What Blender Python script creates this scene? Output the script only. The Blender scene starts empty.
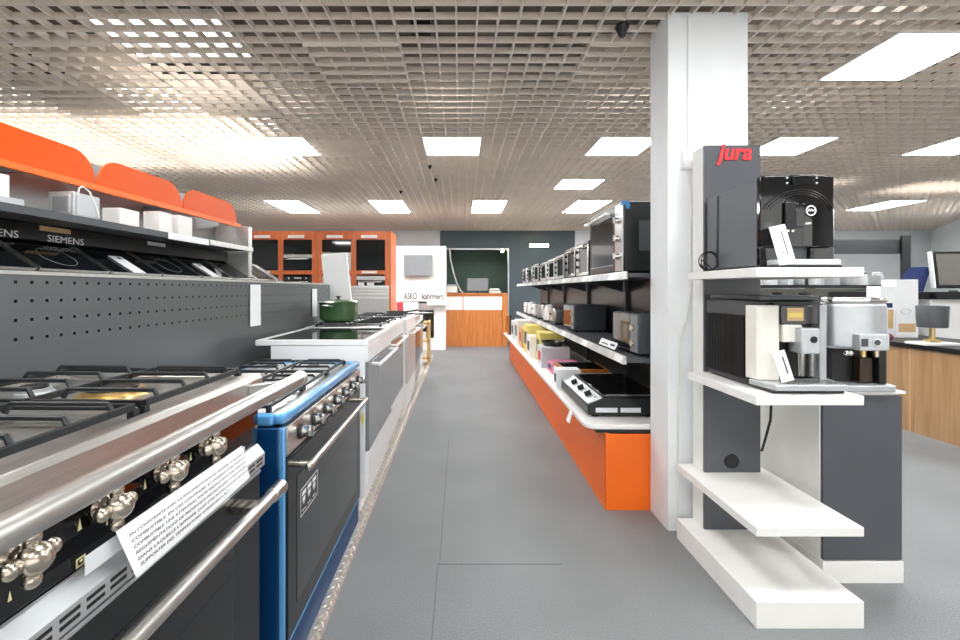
import bpy, bmesh, math, random
from mathutils import Vector, Matrix, Euler
random.seed(7)
SC = bpy.context.scene
COL = SC.collection
PI = math.pi

# ------------------------------------------------------------------ materials
def lin(h):
    h = h.lstrip('#')
    out = []
    for i in (0, 2, 4):
        c = int(h[i:i+2], 16) / 255
        out.append(c / 12.92 if c <= .04045 else ((c + .055) / 1.055) ** 2.4)
    return (*out, 1)

MATS = {}
def mat(name, col, rough=.5, metal=0, var=.06, scale=12, bump=0, bscale=None, spec=.5, coat=0, stretch=None):
    m = bpy.data.materials.new(name); m.use_nodes = True
    nt = m.node_tree; b = nt.nodes['Principled BSDF']
    b.inputs['Roughness'].default_value = rough
    b.inputs['Metallic'].default_value = metal
    b.inputs['Specular IOR Level'].default_value = spec
    b.inputs['Coat Weight'].default_value = coat
    c = lin(col)
    tc = nt.nodes.new('ShaderNodeTexCoord'); mp = nt.nodes.new('ShaderNodeMapping')
    nt.links.new(tc.outputs['Object'], mp.inputs['Vector'])
    if stretch: mp.inputs['Scale'].default_value = stretch
    n = nt.nodes.new('ShaderNodeTexNoise'); n.inputs['Scale'].default_value = scale; n.inputs['Detail'].default_value = 4
    nt.links.new(mp.outputs['Vector'], n.inputs['Vector'])
    r = nt.nodes.new('ShaderNodeValToRGB')
    r.color_ramp.elements[0].position = .3; r.color_ramp.elements[1].position = .7
    r.color_ramp.elements[0].color = tuple(x * (1 - var) for x in c[:3]) + (1,)
    r.color_ramp.elements[1].color = tuple(min(1, x * (1 + var)) for x in c[:3]) + (1,)
    nt.links.new(n.outputs['Fac'], r.inputs['Fac']); nt.links.new(r.outputs['Color'], b.inputs['Base Color'])
    if bump:
        n2 = nt.nodes.new('ShaderNodeTexNoise'); n2.inputs['Scale'].default_value = bscale or scale
        nt.links.new(mp.outputs['Vector'], n2.inputs['Vector'])
        bp = nt.nodes.new('ShaderNodeBump'); bp.inputs['Strength'].default_value = bump; bp.inputs['Distance'].default_value = .01
        nt.links.new(n2.outputs['Fac'], bp.inputs['Height']); nt.links.new(bp.outputs['Normal'], b.inputs['Normal'])
    MATS[name] = m
    return m

def emit(name, col, strength):
    m = bpy.data.materials.new(name); m.use_nodes = True
    b = m.node_tree.nodes['Principled BSDF']
    b.inputs['Base Color'].default_value = (.8, .8, .8, 1)
    b.inputs['Emission Color'].default_value = lin(col); b.inputs['Emission Strength'].default_value = strength
    return m

def glass(name, col, rough=.03):
    m = bpy.data.materials.new(name); m.use_nodes = True
    b = m.node_tree.nodes['Principled BSDF']
    b.inputs['Base Color'].default_value = lin(col); b.inputs['Roughness'].default_value = rough
    b.inputs['Transmission Weight'].default_value = .9
    return m

def wood(name, c1, c2, scale=6, along='z', rough=.4):
    m = bpy.data.materials.new(name); m.use_nodes = True
    nt = m.node_tree; b = nt.nodes['Principled BSDF']; b.inputs['Roughness'].default_value = rough
    tc = nt.nodes.new('ShaderNodeTexCoord'); mp = nt.nodes.new('ShaderNodeMapping')
    mp.inputs['Scale'].default_value = {'z': (5, 5, .35), 'y': (5, .35, 5), 'x': (.35, 5, 5)}[along]
    n = nt.nodes.new('ShaderNodeTexNoise'); n.inputs['Scale'].default_value = scale; n.inputs['Detail'].default_value = 8; n.inputs['Distortion'].default_value = .6
    r = nt.nodes.new('ShaderNodeValToRGB')
    r.color_ramp.elements[0].position = .35; r.color_ramp.elements[1].position = .65
    r.color_ramp.elements[0].color = lin(c1); r.color_ramp.elements[1].color = lin(c2)
    nt.links.new(tc.outputs['Object'], mp.inputs['Vector']); nt.links.new(mp.outputs['Vector'], n.inputs['Vector'])
    nt.links.new(n.outputs['Fac'], r.inputs['Fac']); nt.links.new(r.outputs['Color'], b.inputs['Base Color'])
    return m

def floor_mat():
    m = mat('grey_floor', '#838586', .62, var=.10, scale=1.3)
    nt = m.node_tree; b = nt.nodes['Principled BSDF']
    base = b.inputs['Base Color'].links[0].from_socket
    tc = nt.nodes.new('ShaderNodeTexCoord')
    n = nt.nodes.new('ShaderNodeTexNoise'); n.inputs['Scale'].default_value = 190; n.inputs['Detail'].default_value = 5; n.inputs['Roughness'].default_value = .95
    nt.links.new(tc.outputs['Object'], n.inputs['Vector'])
    r = nt.nodes.new('ShaderNodeValToRGB')
    r.color_ramp.elements[0].position = .36; r.color_ramp.elements[1].position = .64
    r.color_ramp.elements[0].color = (.30, .31, .33, 1); r.color_ramp.elements[1].color = (1.5, 1.5, 1.5, 1)
    nt.links.new(n.outputs['Fac'], r.inputs['Fac'])
    # the walked-on middle of the aisle is worn smoother than the flecked edges
    n3 = nt.nodes.new('ShaderNodeTexNoise'); n3.inputs['Scale'].default_value = .9
    nt.links.new(tc.outputs['Object'], n3.inputs['Vector'])
    mr = nt.nodes.new('ShaderNodeMapRange'); mr.inputs['From Min'].default_value = .35; mr.inputs['From Max'].default_value = .65
    mr.inputs['To Min'].default_value = .45; mr.inputs['To Max'].default_value = .95
    nt.links.new(n3.outputs['Fac'], mr.inputs['Value'])
    mx = nt.nodes.new('ShaderNodeMix'); mx.data_type = 'RGBA'; mx.blend_type = 'MULTIPLY'
    nt.links.new(mr.outputs['Result'], mx.inputs['Factor'])
    nt.links.new(base, mx.inputs['A']); nt.links.new(r.outputs['Color'], mx.inputs['B'])
    nt.links.new(mx.outputs['Result'], b.inputs['Base Color'])
    return m

FLOOR = floor_mat()
LOUVER = mat('louver_paint', '#e9e0d5', .55, var=.04, scale=4)
PLENUM = mat('plenum_dark', '#5e564e', .9, var=.2, scale=2)
WALL = mat('wall_paint', '#eff2f3', .7, var=.03, scale=2)
SLATE = mat('slate_wall_paint', '#56646a', .6, var=.05, scale=2)
GREEN_WALL = mat('dark_green_wall', '#7d9890', .7, var=.05, scale=2)
COLUMN = mat('column_plaster', '#f0f3f4', .6, var=.03, scale=5, bump=.05, bscale=9)
WHITE = mat('white_enamel', '#f2f3f2', .28, var=.02, scale=5)
WHITEM = mat('white_melamine', '#f3f2ee', .42, var=.02, scale=8)
CREAM = mat('cream_plastic', '#ece9e0', .4, var=.02)
PAPER = mat('white_paper', '#f6f7f8', .75, var=.02, scale=6)
PAPERG = mat('grey_paper', '#d5d8db', .7, var=.03, scale=6)
INK = mat('printed_ink', '#3c4044', .6, var=.05)
STEEL = mat('brushed_steel', '#cdcbc6', .33, 1, var=.08, scale=30, stretch=(8, .4, 8))
STEELX = mat('brushed_steel_cross', '#cfcfcd', .3, 1, var=.06, scale=30)
CHROME = mat('chrome', '#dddcd8', .12, 1, var=.03)
CHAMP = mat('satin_nickel', '#c9bfb0', .24, 1, var=.05, scale=20)
ALU = mat('aluminium_paint', '#c4c8ca', .38, .6, var=.04, scale=20)
ALUL = mat('light_aluminium', '#d8d8d4', .35, .7, var=.08, scale=40)
TREAD = mat('tread_plate', '#cdcac3', .33, .7, var=.15, scale=30)
BLACKG = mat('black_gloss', '#0d0d0f', .06, 0, var=.1, coat=.3)
BLACKD = mat('black_glass', '#141618', .05, 0, var=.05, coat=.4)
DOORG = mat('oven_glass', '#0f1214', .09, 0, var=.1, scale=3)
DOORW = mat('grey_oven_glass', '#8d9193', .1, .2, var=.05, scale=3)
CHAR = mat('charcoal_enamel', '#1c1e1f', .3, 0, var=.08)
IRON = mat('cast_iron', '#212426', .5, .2, var=.15, scale=40, bump=.1, bscale=120)
BLACKP = mat('black_plastic', '#131415', .4, 0, var=.08)
GREYP = mat('grey_plastic', '#4a4d50', .42, 0, var=.06)
MIDG = mat('mid_grey_plastic', '#85898c', .4, 0, var=.05)
LGREY = mat('light_grey_plastic', '#c3c7c9', .4, 0, var=.04)
PEG = mat('grey_pegboard', '#787b7c', .28, .45, var=.05, scale=3)
GREYPANEL = mat('grey_back_panel', '#8a8c8c', .35, .4, var=.06, scale=3)
TOTEM = mat('totem_grey', '#54565b', .3, 0, var=.03, scale=3)
BLUE = mat('blue_enamel', '#0a3a68', .25, .1, var=.06, scale=3, coat=.2)
LBLUE = mat('light_blue_enamel', '#5fa4dc', .22, .1, var=.05, scale=3, coat=.4)
ORANGE = mat('orange_gloss', '#ea5a02', .35, 0, var=.03, scale=4, spec=.2)
ORANGEM = mat('orange_powder_coat', '#ff7314', .4, 0, var=.03, scale=4)
RED = mat('red_sign', '#ea3238', .4, 0, var=.03)
REDC = mat('red_card', '#d0424a', .6, 0, var=.05)
GREENP = mat('green_enamel', '#33582f', .22, 0, var=.06, coat=.5)
BRASS = mat('brass', '#e3c68c', .35, 1, var=.1, scale=30)
YEL = mat('yellow_card', '#f0dc7a', .6, 0, var=.06)
PALEY = mat('pale_yellow_print', '#e8dfae', .6, 0, var=.04)
TAN = mat('tan_card', '#d9b684', .6, 0, var=.08)
NAVY = mat('navy_print', '#1d2c5c', .5, 0, var=.06)
PINK = mat('pink_card', '#d98aa6', .6, 0, var=.05)
BLUEPL = mat('blue_film', '#3f86c0', .3, 0, var=.1)
MAROON = mat('dark_red_plastic', '#5a1420', .3, 0, var=.05)
ORWOOD = wood('orange_cabinet_wood', '#cf6636', '#dc7c4c', 5, 'z', .38)
DESKWOOD = wood('desk_wood', '#c07034', '#cf8446', 5, 'z', .4)
BEECH = wood('beech_laminate', '#a37c56', '#b8936b', 4, 'z', .42)
PINE = wood('pale_pine', '#c8a468', '#dcbd86', 5, 'z', .5)
LAMP = emit('panel_light', '#fbfdff', 9.0)
LAMPB = emit('plenum_light', '#fff9f0', .95)
BULB = emit('warm_bulb', '#fff0c8', 60.0)
STRIPL = emit('warm_strip', '#fff2c0', 6.0)
SCREEN = mat('monitor_screen', '#6d6a64', .2, 0, var=.04)
GLASSJ = glass('jar_glass', '#eef4f4')

# ------------------------------------------------------------------ mesh builder
class MB:
    def __init__(s): s.v = []; s.f = []; s.mi = []
    def add(s, vs, fs, M=None, mi=0):
        o = len(s.v)
        for p in vs:
            p = Vector(p); s.v.append(tuple(M @ p) if M else tuple(p))
        for f in fs: s.f.append([i + o for i in f]); s.mi.append(mi)
        return s
    def box(s, x0, x1, y0, y1, z0, z1, M=None, mi=0):
        vs = [(x0,y0,z0),(x1,y0,z0),(x1,y1,z0),(x0,y1,z0),(x0,y0,z1),(x1,y0,z1),(x1,y1,z1),(x0,y1,z1)]
        return s.add(vs, [(0,3,2,1),(4,5,6,7),(0,1,5,4),(1,2,6,5),(2,3,7,6),(3,0,4,7)], M, mi)
    def cyl(s, p0, p1, r, r2=None, seg=18, M=None, mi=0):
        p0 = Vector(p0); p1 = Vector(p1); r2 = r if r2 is None else r2
        d = (p1 - p0).normalized(); a = d.orthogonal().normalized(); b = d.cross(a)
        vs = []
        for p, rr in ((p0, r), (p1, r2)):
            for i in range(seg):
                t = 2*PI*i/seg; vs.append(p + a*math.cos(t)*rr + b*math.sin(t)*rr)
        fs = [(i, (i+1) % seg, seg+(i+1) % seg, seg+i) for i in range(seg)] + [tuple(range(seg))[::-1], tuple(range(seg, 2*seg))]
        return s.add(vs, fs, M, mi)
    def tube(s, pts, r, seg=8, M=None, closed=False, mi=0):
        pts = [Vector(p) for p in pts]; n = len(pts); vs = []; prev = None
        for i, p in enumerate(pts):
            q0 = pts[i-1] if (i > 0 or closed) else p; q1 = pts[(i+1) % n] if (i < n-1 or closed) else p
            d = (q1 - q0).normalized()
            if prev is None: a = d.orthogonal().normalized()
            else:
                a = prev - d*prev.dot(d); a = a.normalized() if a.length > 1e-6 else d.orthogonal().normalized()
            prev = a; b = d.cross(a)
            for k in range(seg):
                t = 2*PI*k/seg; vs.append(p + a*math.cos(t)*r + b*math.sin(t)*r)
        fs = []
        for i in range(n if closed else n-1):
            j = (i+1) % n
            for k in range(seg): fs.append((i*seg+k, i*seg+(k+1) % seg, j*seg+(k+1) % seg, j*seg+k))
        if not closed: fs += [tuple(range(seg))[::-1], tuple(range((n-1)*seg, n*seg))]
        return s.add(vs, fs, M, mi)
    def sph(s, c, r, seg=16, rings=10, M=None, mi=0):
        if not hasattr(r, '__len__'): r = (r, r, r)
        vs = [(c[0], c[1], c[2]+r[2])]
        for i in range(1, rings):
            ph = PI*i/rings
            for k in range(seg):
                t = 2*PI*k/seg
                vs.append((c[0]+r[0]*math.sin(ph)*math.cos(t), c[1]+r[1]*math.sin(ph)*math.sin(t), c[2]+r[2]*math.cos(ph)))
        vs.append((c[0], c[1], c[2]-r[2])); fs = []
        for k in range(seg): fs.append((0, 1+k, 1+(k+1) % seg))
        for i in range(rings-2):
            for k in range(seg):
                a = 1+i*seg+k; b = 1+i*seg+(k+1) % seg; fs.append((a, a+seg, b+seg, b))
        L = len(vs)-1
        for k in range(seg): fs.append((L, 1+(rings-2)*seg+(k+1) % seg, 1+(rings-2)*seg+k))
        return s.add(vs, fs, M, mi)
    def lathe(s, prof, c=(0,0,0), seg=28, M=None, mi=0):       # profile of (r, h) about +Z at c
        vs = []; fs = []; n = len(prof)
        for (r, h) in prof:
            for k in range(seg):
                t = 2*PI*k/seg; vs.append((c[0]+r*math.cos(t), c[1]+r*math.sin(t), c[2]+h))
        for i in range(n-1):
            for k in range(seg): fs.append((i*seg+k, i*seg+(k+1) % seg, (i+1)*seg+(k+1) % seg, (i+1)*seg+k))
        fs += [tuple(range(seg))[::-1], tuple(range((n-1)*seg, n*seg))]
        return s.add(vs, fs, M, mi)
    def prism(s, pts, axis, a0, a1, M=None, mi=0):             # polygon swept along axis; pts in the other two axes' order
        def P(p, a): return {'x': (a, p[0], p[1]), 'y': (p[0], a, p[1]), 'z': (p[0], p[1], a)}[axis]
        n = len(pts); vs = [P(p, a0) for p in pts] + [P(p, a1) for p in pts]
        fs = [(i, (i+1) % n, n+(i+1) % n, n+i) for i in range(n)] + [tuple(range(n))[::-1], tuple(range(n, 2*n))]
        return s.add(vs, fs, M, mi)
    def perf(s, W, H, pitch, hole, P, rows=None, M=None):       # sheet W x H with square holes; P(u,v,t)->point
        nu, nv = int(W/pitch), int(H/pitch)
        def q(u0,u1,v0,v1):
            s.add([P(u0,v0),P(u1,v0),P(u1,v1),P(u0,v1)], [(0,1,2,3)], M)
        for j in range(nv):
            v0, v1 = H*j/nv, H*(j+1)/nv; a, b = (v0+v1)/2-hole/2, (v0+v1)/2+hole/2
            q(0, W, v0, a); q(0, W, b, v1); x = 0
            for i in range(nu):
                c = W*(i+.5)/nu; q(x, c-hole/2, a, b); x = c+hole/2
            q(x, W, a, b)
        return s
    def build(s, name, m, parent=None, bevel=0, smooth=True, seg=2, loc=None, fix=True):
        me = bpy.data.meshes.new(name); me.from_pydata(s.v, [], s.f)
        ms = m if isinstance(m, (list, tuple)) else [m]
        for x in ms: me.materials.append(x)
        for p, i in zip(me.polygons, s.mi): p.material_index = i
        if fix:
            bm = bmesh.new(); bm.from_mesh(me); bmesh.ops.recalc_face_normals(bm, faces=bm.faces); bm.to_mesh(me); bm.free()
        if smooth:
            for p in me.polygons: p.use_smooth = True
            me.set_sharp_from_angle(angle=math.radians(35))
        o = bpy.data.objects.new(name, me); COL.objects.link(o)
        if parent: o.parent = parent
        if loc: o.location = loc
        if bevel:
            b = o.modifiers.new('bevel', 'BEVEL'); b.width = bevel; b.segments = seg; b.limit_method = 'ANGLE'; b.angle_limit = math.radians(40)
            b.harden_normals = False
        return o

def B(*a): return MB().box(*a)
def thing(name, label, cat, loc=(0,0,0), rotz=0, group=None):
    o = bpy.data.objects.new(name, None); COL.objects.link(o); o.empty_display_size = .1
    o.location = loc; o.rotation_euler = (0, 0, rotz)
    return tag(o, label, cat, group)
def tag(o, label, cat, group=None):
    o['label'] = label; o['category'] = cat
    if group: o['group'] = group
    return o
def struct(o): o['kind'] = 'structure'; return o
def text(body, size, parent, m, loc, rot, name='lettering', width=None, ext=.0006, shear=0, bold=0):
    cu = bpy.data.curves.new('t', 'FONT'); cu.body = body; cu.size = size; cu.extrude = ext; cu.shear = shear; cu.offset = bold
    cu.resolution_u = 3
    t = bpy.data.objects.new('t', cu); COL.objects.link(t)
    bpy.context.view_layer.update()
    me = bpy.data.meshes.new_from_object(t.evaluated_get(bpy.context.evaluated_depsgraph_get()))
    bpy.data.objects.remove(t); bpy.data.curves.remove(cu)
    if width:
        xs = [v.co.x for v in me.vertices]; k = width / (max(xs) - min(xs)); x0 = min(xs)
        for v in me.vertices: v.co.x = (v.co.x - x0) * k
    me.materials.clear(); me.materials.append(m)
    o = bpy.data.objects.new(name, me); COL.objects.link(o); o.parent = parent
    o.location = loc; o.rotation_euler = rot
    return o
R_AISLE_L = (PI/2, 0, PI/2)       # lettering on a face that looks towards +X
R_CAM = (PI/2, 0, 0)              # lettering on a face that looks towards -Y
def dup(root, loc=None, rotz=None, label=None):
    r = root.copy(); COL.objects.link(r)
    if loc: r.location = loc
    if rotz is not None: r.rotation_euler = (0, 0, rotz)
    if label: r['label'] = label
    for ch in list(root.children):
        c = ch.copy(); COL.objects.link(c); c.parent = r
        for g in list(ch.children):
            d = g.copy(); COL.objects.link(d); d.parent = c
    return r

# ------------------------------------------------------------------ camera
cam = bpy.data.cameras.new('camera'); co = bpy.data.objects.new('camera', cam); COL.objects.link(co)
cam.sensor_width = 36; cam.lens = 440/960*36; cam.shift_x = 20/960; cam.shift_y = -30/960; cam.clip_start = .02
co.location = (0, 0, 1.35); co.rotation_euler = (PI/2, 0, 0)
SC.camera = co

# ------------------------------------------------------------------ room shell
CZ = 2.888
XL, XR, YB, YN = -6.0, 13.2, 11.5, -3.5
struct(B(XL, XR, YN, 15, -.05, 0).build('floor', FLOOR, smooth=False))
sm = MB().box(-.112, -.106, -.5, 2.165, 0, .0012).box(-.112, .50, 2.163, 2.169, 0, .0012).box(-.103, -.098, 2.17, 4.2, 0, .0008)
struct(sm.build('floor_seam', mat('seam_dark', '#6d7073', .8), smooth=False))
PLX = -.575
struct(MB().box(-2.2, PLX-.0, .0, 9.0, .0, .022).build('platform', mat('platform_sheet', '#c9c8c2', .5, .2, var=.1, scale=9)))
tr = MB().prism([(-.615, .022), (-.615, .0245), (-.558, .0245), (-.538, .0), (-.5425, .0), (-.560, .022)], 'y', 0, 9.0)
for i in range(300):
    y = .25 + i*.029; tilt = Matrix.Translation((-.5485, y, .0138)) @ Euler((0, math.radians(50), 0)).to_matrix().to_4x4() @ Euler((0, 0, math.radians(40 if i % 2 else -40))).to_matrix().to_4x4()
    tr.sph((0, 0, 0), (.012, .0052, .0062), 8, 5, M=tilt)
    tilt = Matrix.Translation((-.578 + (.012 if i % 2 else -.012), y, .0245)) @ Euler((0, 0, math.radians(40 if i % 2 else -40))).to_matrix().to_4x4()
    tr.sph((0, 0, 0), (.0125, .005, .005), 8, 5, M=tilt)
struct(tr.build('trim_1', TREAD))

# louvre ceiling: 120 mm cells
X0, Y0, S = -.381, 2.38, .12
g = MB(); T = .0105; H = .039
for k in range(-46, 113):
    x = X0 + S*k
    if XL < x < XR: g.box(x-T/2-.001*(k % 5 == 0), x+T/2+.001*(k % 5 == 0), YN, YB, CZ, CZ+H)
for k in range(-48, 77):
    y = Y0 + S*k
    if YN < y < YB: g.box(XL, XR, y-T/2-.001*((k-2) % 5 == 0), y+T/2+.001*((k-2) % 5 == 0), CZ+.0005, CZ+H-.0005)
deep = [(-5, 2), (10, 2), (-20, 2), (-10, 17), (-15, 7), (20, 12), (-25, 7)]
for (i, j) in deep:
    xa, ya = X0+S*i, Y0+S*j
    for q in range(5): g.box(xa, xa+.6, ya+S*q+.117, ya+S*q+.123, CZ-.022, CZ+.055)
struct(g.build('ceiling', LOUVER, smooth=False, fix=False))
struct(B(XL-.1, XR+.1, YN-.1, 15, 3.32, 3.4).build('ceiling_slab', PLENUM, smooth=False))
# walls
struct(B(XL-.1, XL, YN, 15, 0, 3.32).build('wall_left', WALL, smooth=False))
wf = MB().box(XL, -3, YN-.1, YN, 0, 3.32).box(8, XR, YN-.1, YN, 0, 3.32).box(-3, 8, YN-.1, YN, 0, .4).box(-3, 8, YN-.1, YN, 2.75, 3.32)
struct(wf.build('wall_front', WALL, smooth=False))
wn = MB()
for x in (-3, -.84, 1.36, 3.56, 5.76, 7.95): wn.box(x, x+.05, YN-.08, YN-.02, .4, 2.75)
wn.box(-3, 8, YN-.08, YN-.02, .4, .45).box(-3, 8, YN-.08, YN-.02, 2.70, 2.75)
wno = struct(wn.build('added_window_1', ALU, smooth=False))  # unseen shop window, added so daylight fills the faces turned to the camera
pm = bpy.data.materials.new('added_window_pane'); pm.use_nodes = True; nt = pm.node_tree
tb_ = nt.nodes.new('ShaderNodeBsdfTransparent'); gb = nt.nodes.new('ShaderNodeBsdfGlossy'); gb.inputs['Roughness'].default_value = .02; mxs = nt.nodes.new('ShaderNodeMixShader'); mxs.inputs[0].default_value = .07
nt.links.new(tb_.outputs[0], mxs.inputs[1]); nt.links.new(gb.outputs[0], mxs.inputs[2]); nt.links.new(mxs.outputs[0], nt.nodes['Material Output'].inputs['Surface'])
B(-2.95, 7.95, YN-.055, YN-.045, .45, 2.70).build('added_window_pane', pm, wno, smooth=False)
struct(B(XL, -.52, YB, YB+.12, 0, 3.32).build('wall_back', WALL, smooth=False))
struct(B(3.0, XR, YB, YB+.12, 0, 3.32).build('wall_back.001', WALL, smooth=False))
dk = MB().box(-.52, -.37, YB-.02, YB+.12, 0, 3.32).box(1.26, 3.0, YB-.02, YB+.12, 0, 3.32).box(-.37, 1.26, YB-.02, YB+.12, 2.42, 3.32)
struct(dk.build('wall_back_slate', SLATE, smooth=False))
struct(MB().box(-1.6, 2.6, 13.3, 13.4, 0, 3.3).box(-1.7, -1.6, 11.62, 13.4, 0, 3.3).box(2.6, 2.7, 11.62, 13.4, 0, 3.3).build('wall_back_alcove', GREEN_WALL, smooth=False))
struct(MB().box(1.245, 1.275, 11.44, 11.6, 0, 2.44).box(-.37, 1.245, 11.44, 11.47, 2.40, 2.435).build('trim_2', ALU, smooth=False))
wr = MB().prism([(12.3, 11.5), (9.2, 7.3), (9.32, 7.22), (12.42, 11.5)], 'z', 0, 3.32)
struct(wr.build('wall_right', WALL, smooth=False))
struct(MB().box(9.26, 9.36, YN, 7.3, 0, 3.32).build('wall_right.001', WALL, smooth=False))
struct(B(1.163, 1.612, 2.462, 2.69, 0, CZ+.02).build('column', COLUMN, bevel=.004))

# ceiling lights
LX = lambda i: X0 + S*i
def ceil_light(i, j, n, label, wide=5):
    xa, ya = LX(i), Y0+S*j; d = S*n
    t = thing('ceiling_light', label, 'ceiling light', (xa, ya, CZ-.006), 0, 'square ceiling light panels')
    MB().box(0, .6, 0, .012, 0, .03).box(0, .6, d-.012, d, 0, .03).box(0, .012, .012, d-.012, 0, .03).box(.588, .6, .012, d-.012, 0, .03).build('frame', WHITE, t, smooth=False)
    B(.012, .588, .012, d-.012, .003, .006).build('diffuser', LAMP, t, smooth=False)
L_ = [(-15, 17, 5, 'white ceiling light panel at left, above the orange header signs and bright grille'),
      (0, 17, 5, 'white ceiling light panel above the middle of the aisle, nearest over the floor seam'),
      (15, 17, 5, 'white ceiling light panel just left of the white column, largest there'),
      (15, 31, 5, 'middle of the three ceiling light panels receding left of the column'),
      (20, 43, 10, 'small far ceiling light panel just above the black table oven'),
      (5, 43, 10, 'far ceiling light panel in front of the slate wall'),
      (-10, 43, 10, 'far ceiling light panel above the right end of the orange oven cabinets'),
      (-25, 43, 10, 'far ceiling light panel above the left end of the orange oven cabinets'),
      (25, 2, 5, 'largest ceiling light panel, at the upper right of the photo'),
      (30, 17, 5, 'ceiling light panel above the black coffee machine, right of the grey totem'),
      (45, 17, 5, 'ceiling light panel at the right edge, above the monitor'),
      (65, 43, 8, 'far ceiling light panel before the pale wall at right')]
for a in L_: ceil_light(*a)
# extra panels added out of view to brighten the upright faces and far walls
for i, j in ((-15, -13), (0, -13), (15, -13), (30, -13), (0, -32), (15, -32), (50, 0), (60, 17), (78, 17), (75, 31), (90, 31), (80, 43), (-31, -13), (35, 57), (48, 57), (62, 57)):
    ceil_light(i, j, 5, 'square white fill light panel added out of sight')
for n_, (xa, xb, ya, yb, lb) in enumerate([(-4.6, -3.4, 3.7, 5.5, 'bright lamp tray above the ceiling grille, over the left corner'),
        (-3.3, -1.95, 3.75, 5.6, 'bright lamp tray above the ceiling grille, beside the left light panel'),
        (-2.45, -1.6, 2.86, 3.45, 'small bright lamp tray above the ceiling grille, nearest the camera'),
        (6.5, 7.7, 6.2, 6.9, 'lamp tray glowing through the ceiling grille at the upper right edge'), (5.0, 5.5, 6.1, 6.5, 'small lamp tray glowing through the ceiling grille above the black coffee machine')]):
    t = thing('ceiling_lamp_tray', lb, 'ceiling light', (xa, ya, CZ+(.24 if n_ == 2 else .17)), 0)
    B(0, xb-xa, 0, yb-ya, .012, .05).build('housing', WHITE, t, smooth=False)
    for hx in (.1, xb-xa-.1):
        for hy in (.1, yb-ya-.1): MB().cyl((hx, hy, .05), (hx, hy, 3.32-CZ-(.24 if n_ == 2 else .17)), .004).build('hanger', ALU, t)
    B(.01, xb-xa-.01, .01, yb-ya-.01, .0, .011).build('diffuser', LAMPB, t, smooth=False)
tag(B(-.30, -.18, 2.66, 2.80, CZ+.045, CZ+.16).build('junction_box', BLACKP), 'black box lying above the grille near the top centre', 'junction box')
for n_, (px, py, lb) in enumerate([(430, 167, 'black ceiling sensor below the middle light panel, nearer one'), (436, 180, 'black ceiling sensor below the middle light panel, farther one'),
        (401, 192, 'tiny black ceiling sensor left of the slate wall'), (565, 212, 'tiny black ceiling sensor left of the small far light'), (622, 28, 'black ceiling sensor by the top of the column')]):
    Z = 1.52*440/(290-py); X = (px-460)/440*Z
    k_ = 1.6 if py < 60 else 1
    m_ = MB().lathe([(.006, .03), (.03, .03), (.034, .018), (.012, -.03), (.004, -.032)], (0, 0, 0), 16)
    for v in range(len(m_.v)): m_.v[v] = tuple(c_*k_*.75 for c_ in m_.v[v])
    tag(m_.build('ceiling_sensor', BLACKP, loc=(X, Z, CZ-.022*k_)), lb, 'sensor', 'black sensors on the ceiling')

# ------------------------------------------------------------------ cooking helpers
def grate(t, x0, x1, y0, y1, z, rings=4, name='grate', h=.03, long=True):
    m = MB(); w = .011
    for x in (x0, x1): m.box(x-w/2, x+w/2, y0, y1, z+h*.45, z+h*.75)
    for y in (y0, y1): m.box(x0, x1, y-w/2, y+w/2, z+h*.45, z+h*.75)
    for x in (x0, x1):
        for y in (y0, y1): m.box(x-w*.7, x+w*.7, y-w*.7, y+w*.7, z, z+h*.5)
    for i in range(rings):
        y = y0 + (y1-y0)*(i+.5)/rings; xm = (x0+x1)/2
        for (a, b) in ((x0, xm-.035), (xm+.035, x1)):
            m.tube([(a, y, z+h*.6), (a+.012, y, z+h), (b-.012, y, z+h), (b, y, z+h*.5)], w*.52, 6)
    xm = (x0+x1)/2
    m.box(xm-w/2, xm+w/2, y0, y1, z+h*.5, z+h*.8)
    return m.build(name, IRON, t)
def burner(t, x, y, z, r=.045, m=None, name='burner'):
    o = MB().lathe([(r*1.25, 0), (r*1.2, .006), (r, .008), (r, .016)], (x, y, z)).build(name, m or ALU, t)
    MB().lathe([(r*.85, .016), (r*.85, .021), (r*.75, .024), (.001, .025)], (x, y, z)).build('burner_cap', BLACKP, o)
    return o

# ------------------------------------------------------------------ big black range, front left
RZ = -math.atan(.0227)
rg = thing('range_cooker', 'wide black range cooker with steel rails in the front left corner', 'cooker', (-.66, 0, 0), RZ)
ya, yb = .08, 1.375
B(-.64, -.022, ya, yb, .06, .995).build('body', CHAR, rg, bevel=.003)
for x in (-.58, -.08):
    for y in (ya+.06, yb-.06): MB().cyl((x, y, .022), (x, y, .06), .02).build('foot', BLACKP, rg)
wt = MB().prism([(-.65, .996), (.012, .996), (.012, 1.078), (.002, 1.09), (-.03, 1.09), (-.035, 1.078), (-.60, 1.078), (-.60, 1.095), (-.65, 1.095)], 'y', ya, yb)
wt.box(-.60, -.031, yb-.05, yb, 1.07, 1.0895)
wt.build('worktop', STEEL, rg, bevel=.002)
for k in range(3):
    a = .12 + k*.415
    grate(rg, -.56, -.045, a, a+.385, 1.079, 4, h=.044)
for k, (x, y, r, mm) in enumerate([(-.2, .28, .04, None), (-.43, .28, .04, None), (-.2, .72, .04, None), (-.43, .72, .04, None), (-.27, 1.14, .066, BRASS), (-.48, 1.14, .035, None)]):
    burner(rg, x, y, 1.078, r, mm)
MB().cyl((.135, ya, 1.077), (.135, 1.345, 1.077), .0205, seg=28).build('towel_rail', STEEL, rg)
MB().cyl((.135, 1.345, 1.077), (.135, 1.37, 1.077), .024, seg=28).build('rail_end_cap', STEEL, rg, bevel=.004)
for y in (.4, 1.30): MB().prism([(.012, 1.03), (.012, 1.07), (.12, 1.085), (.12, 1.066)], 'y', y-.015, y+.015).build('rail_bracket', STEELX, rg, bevel=.003)
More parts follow.
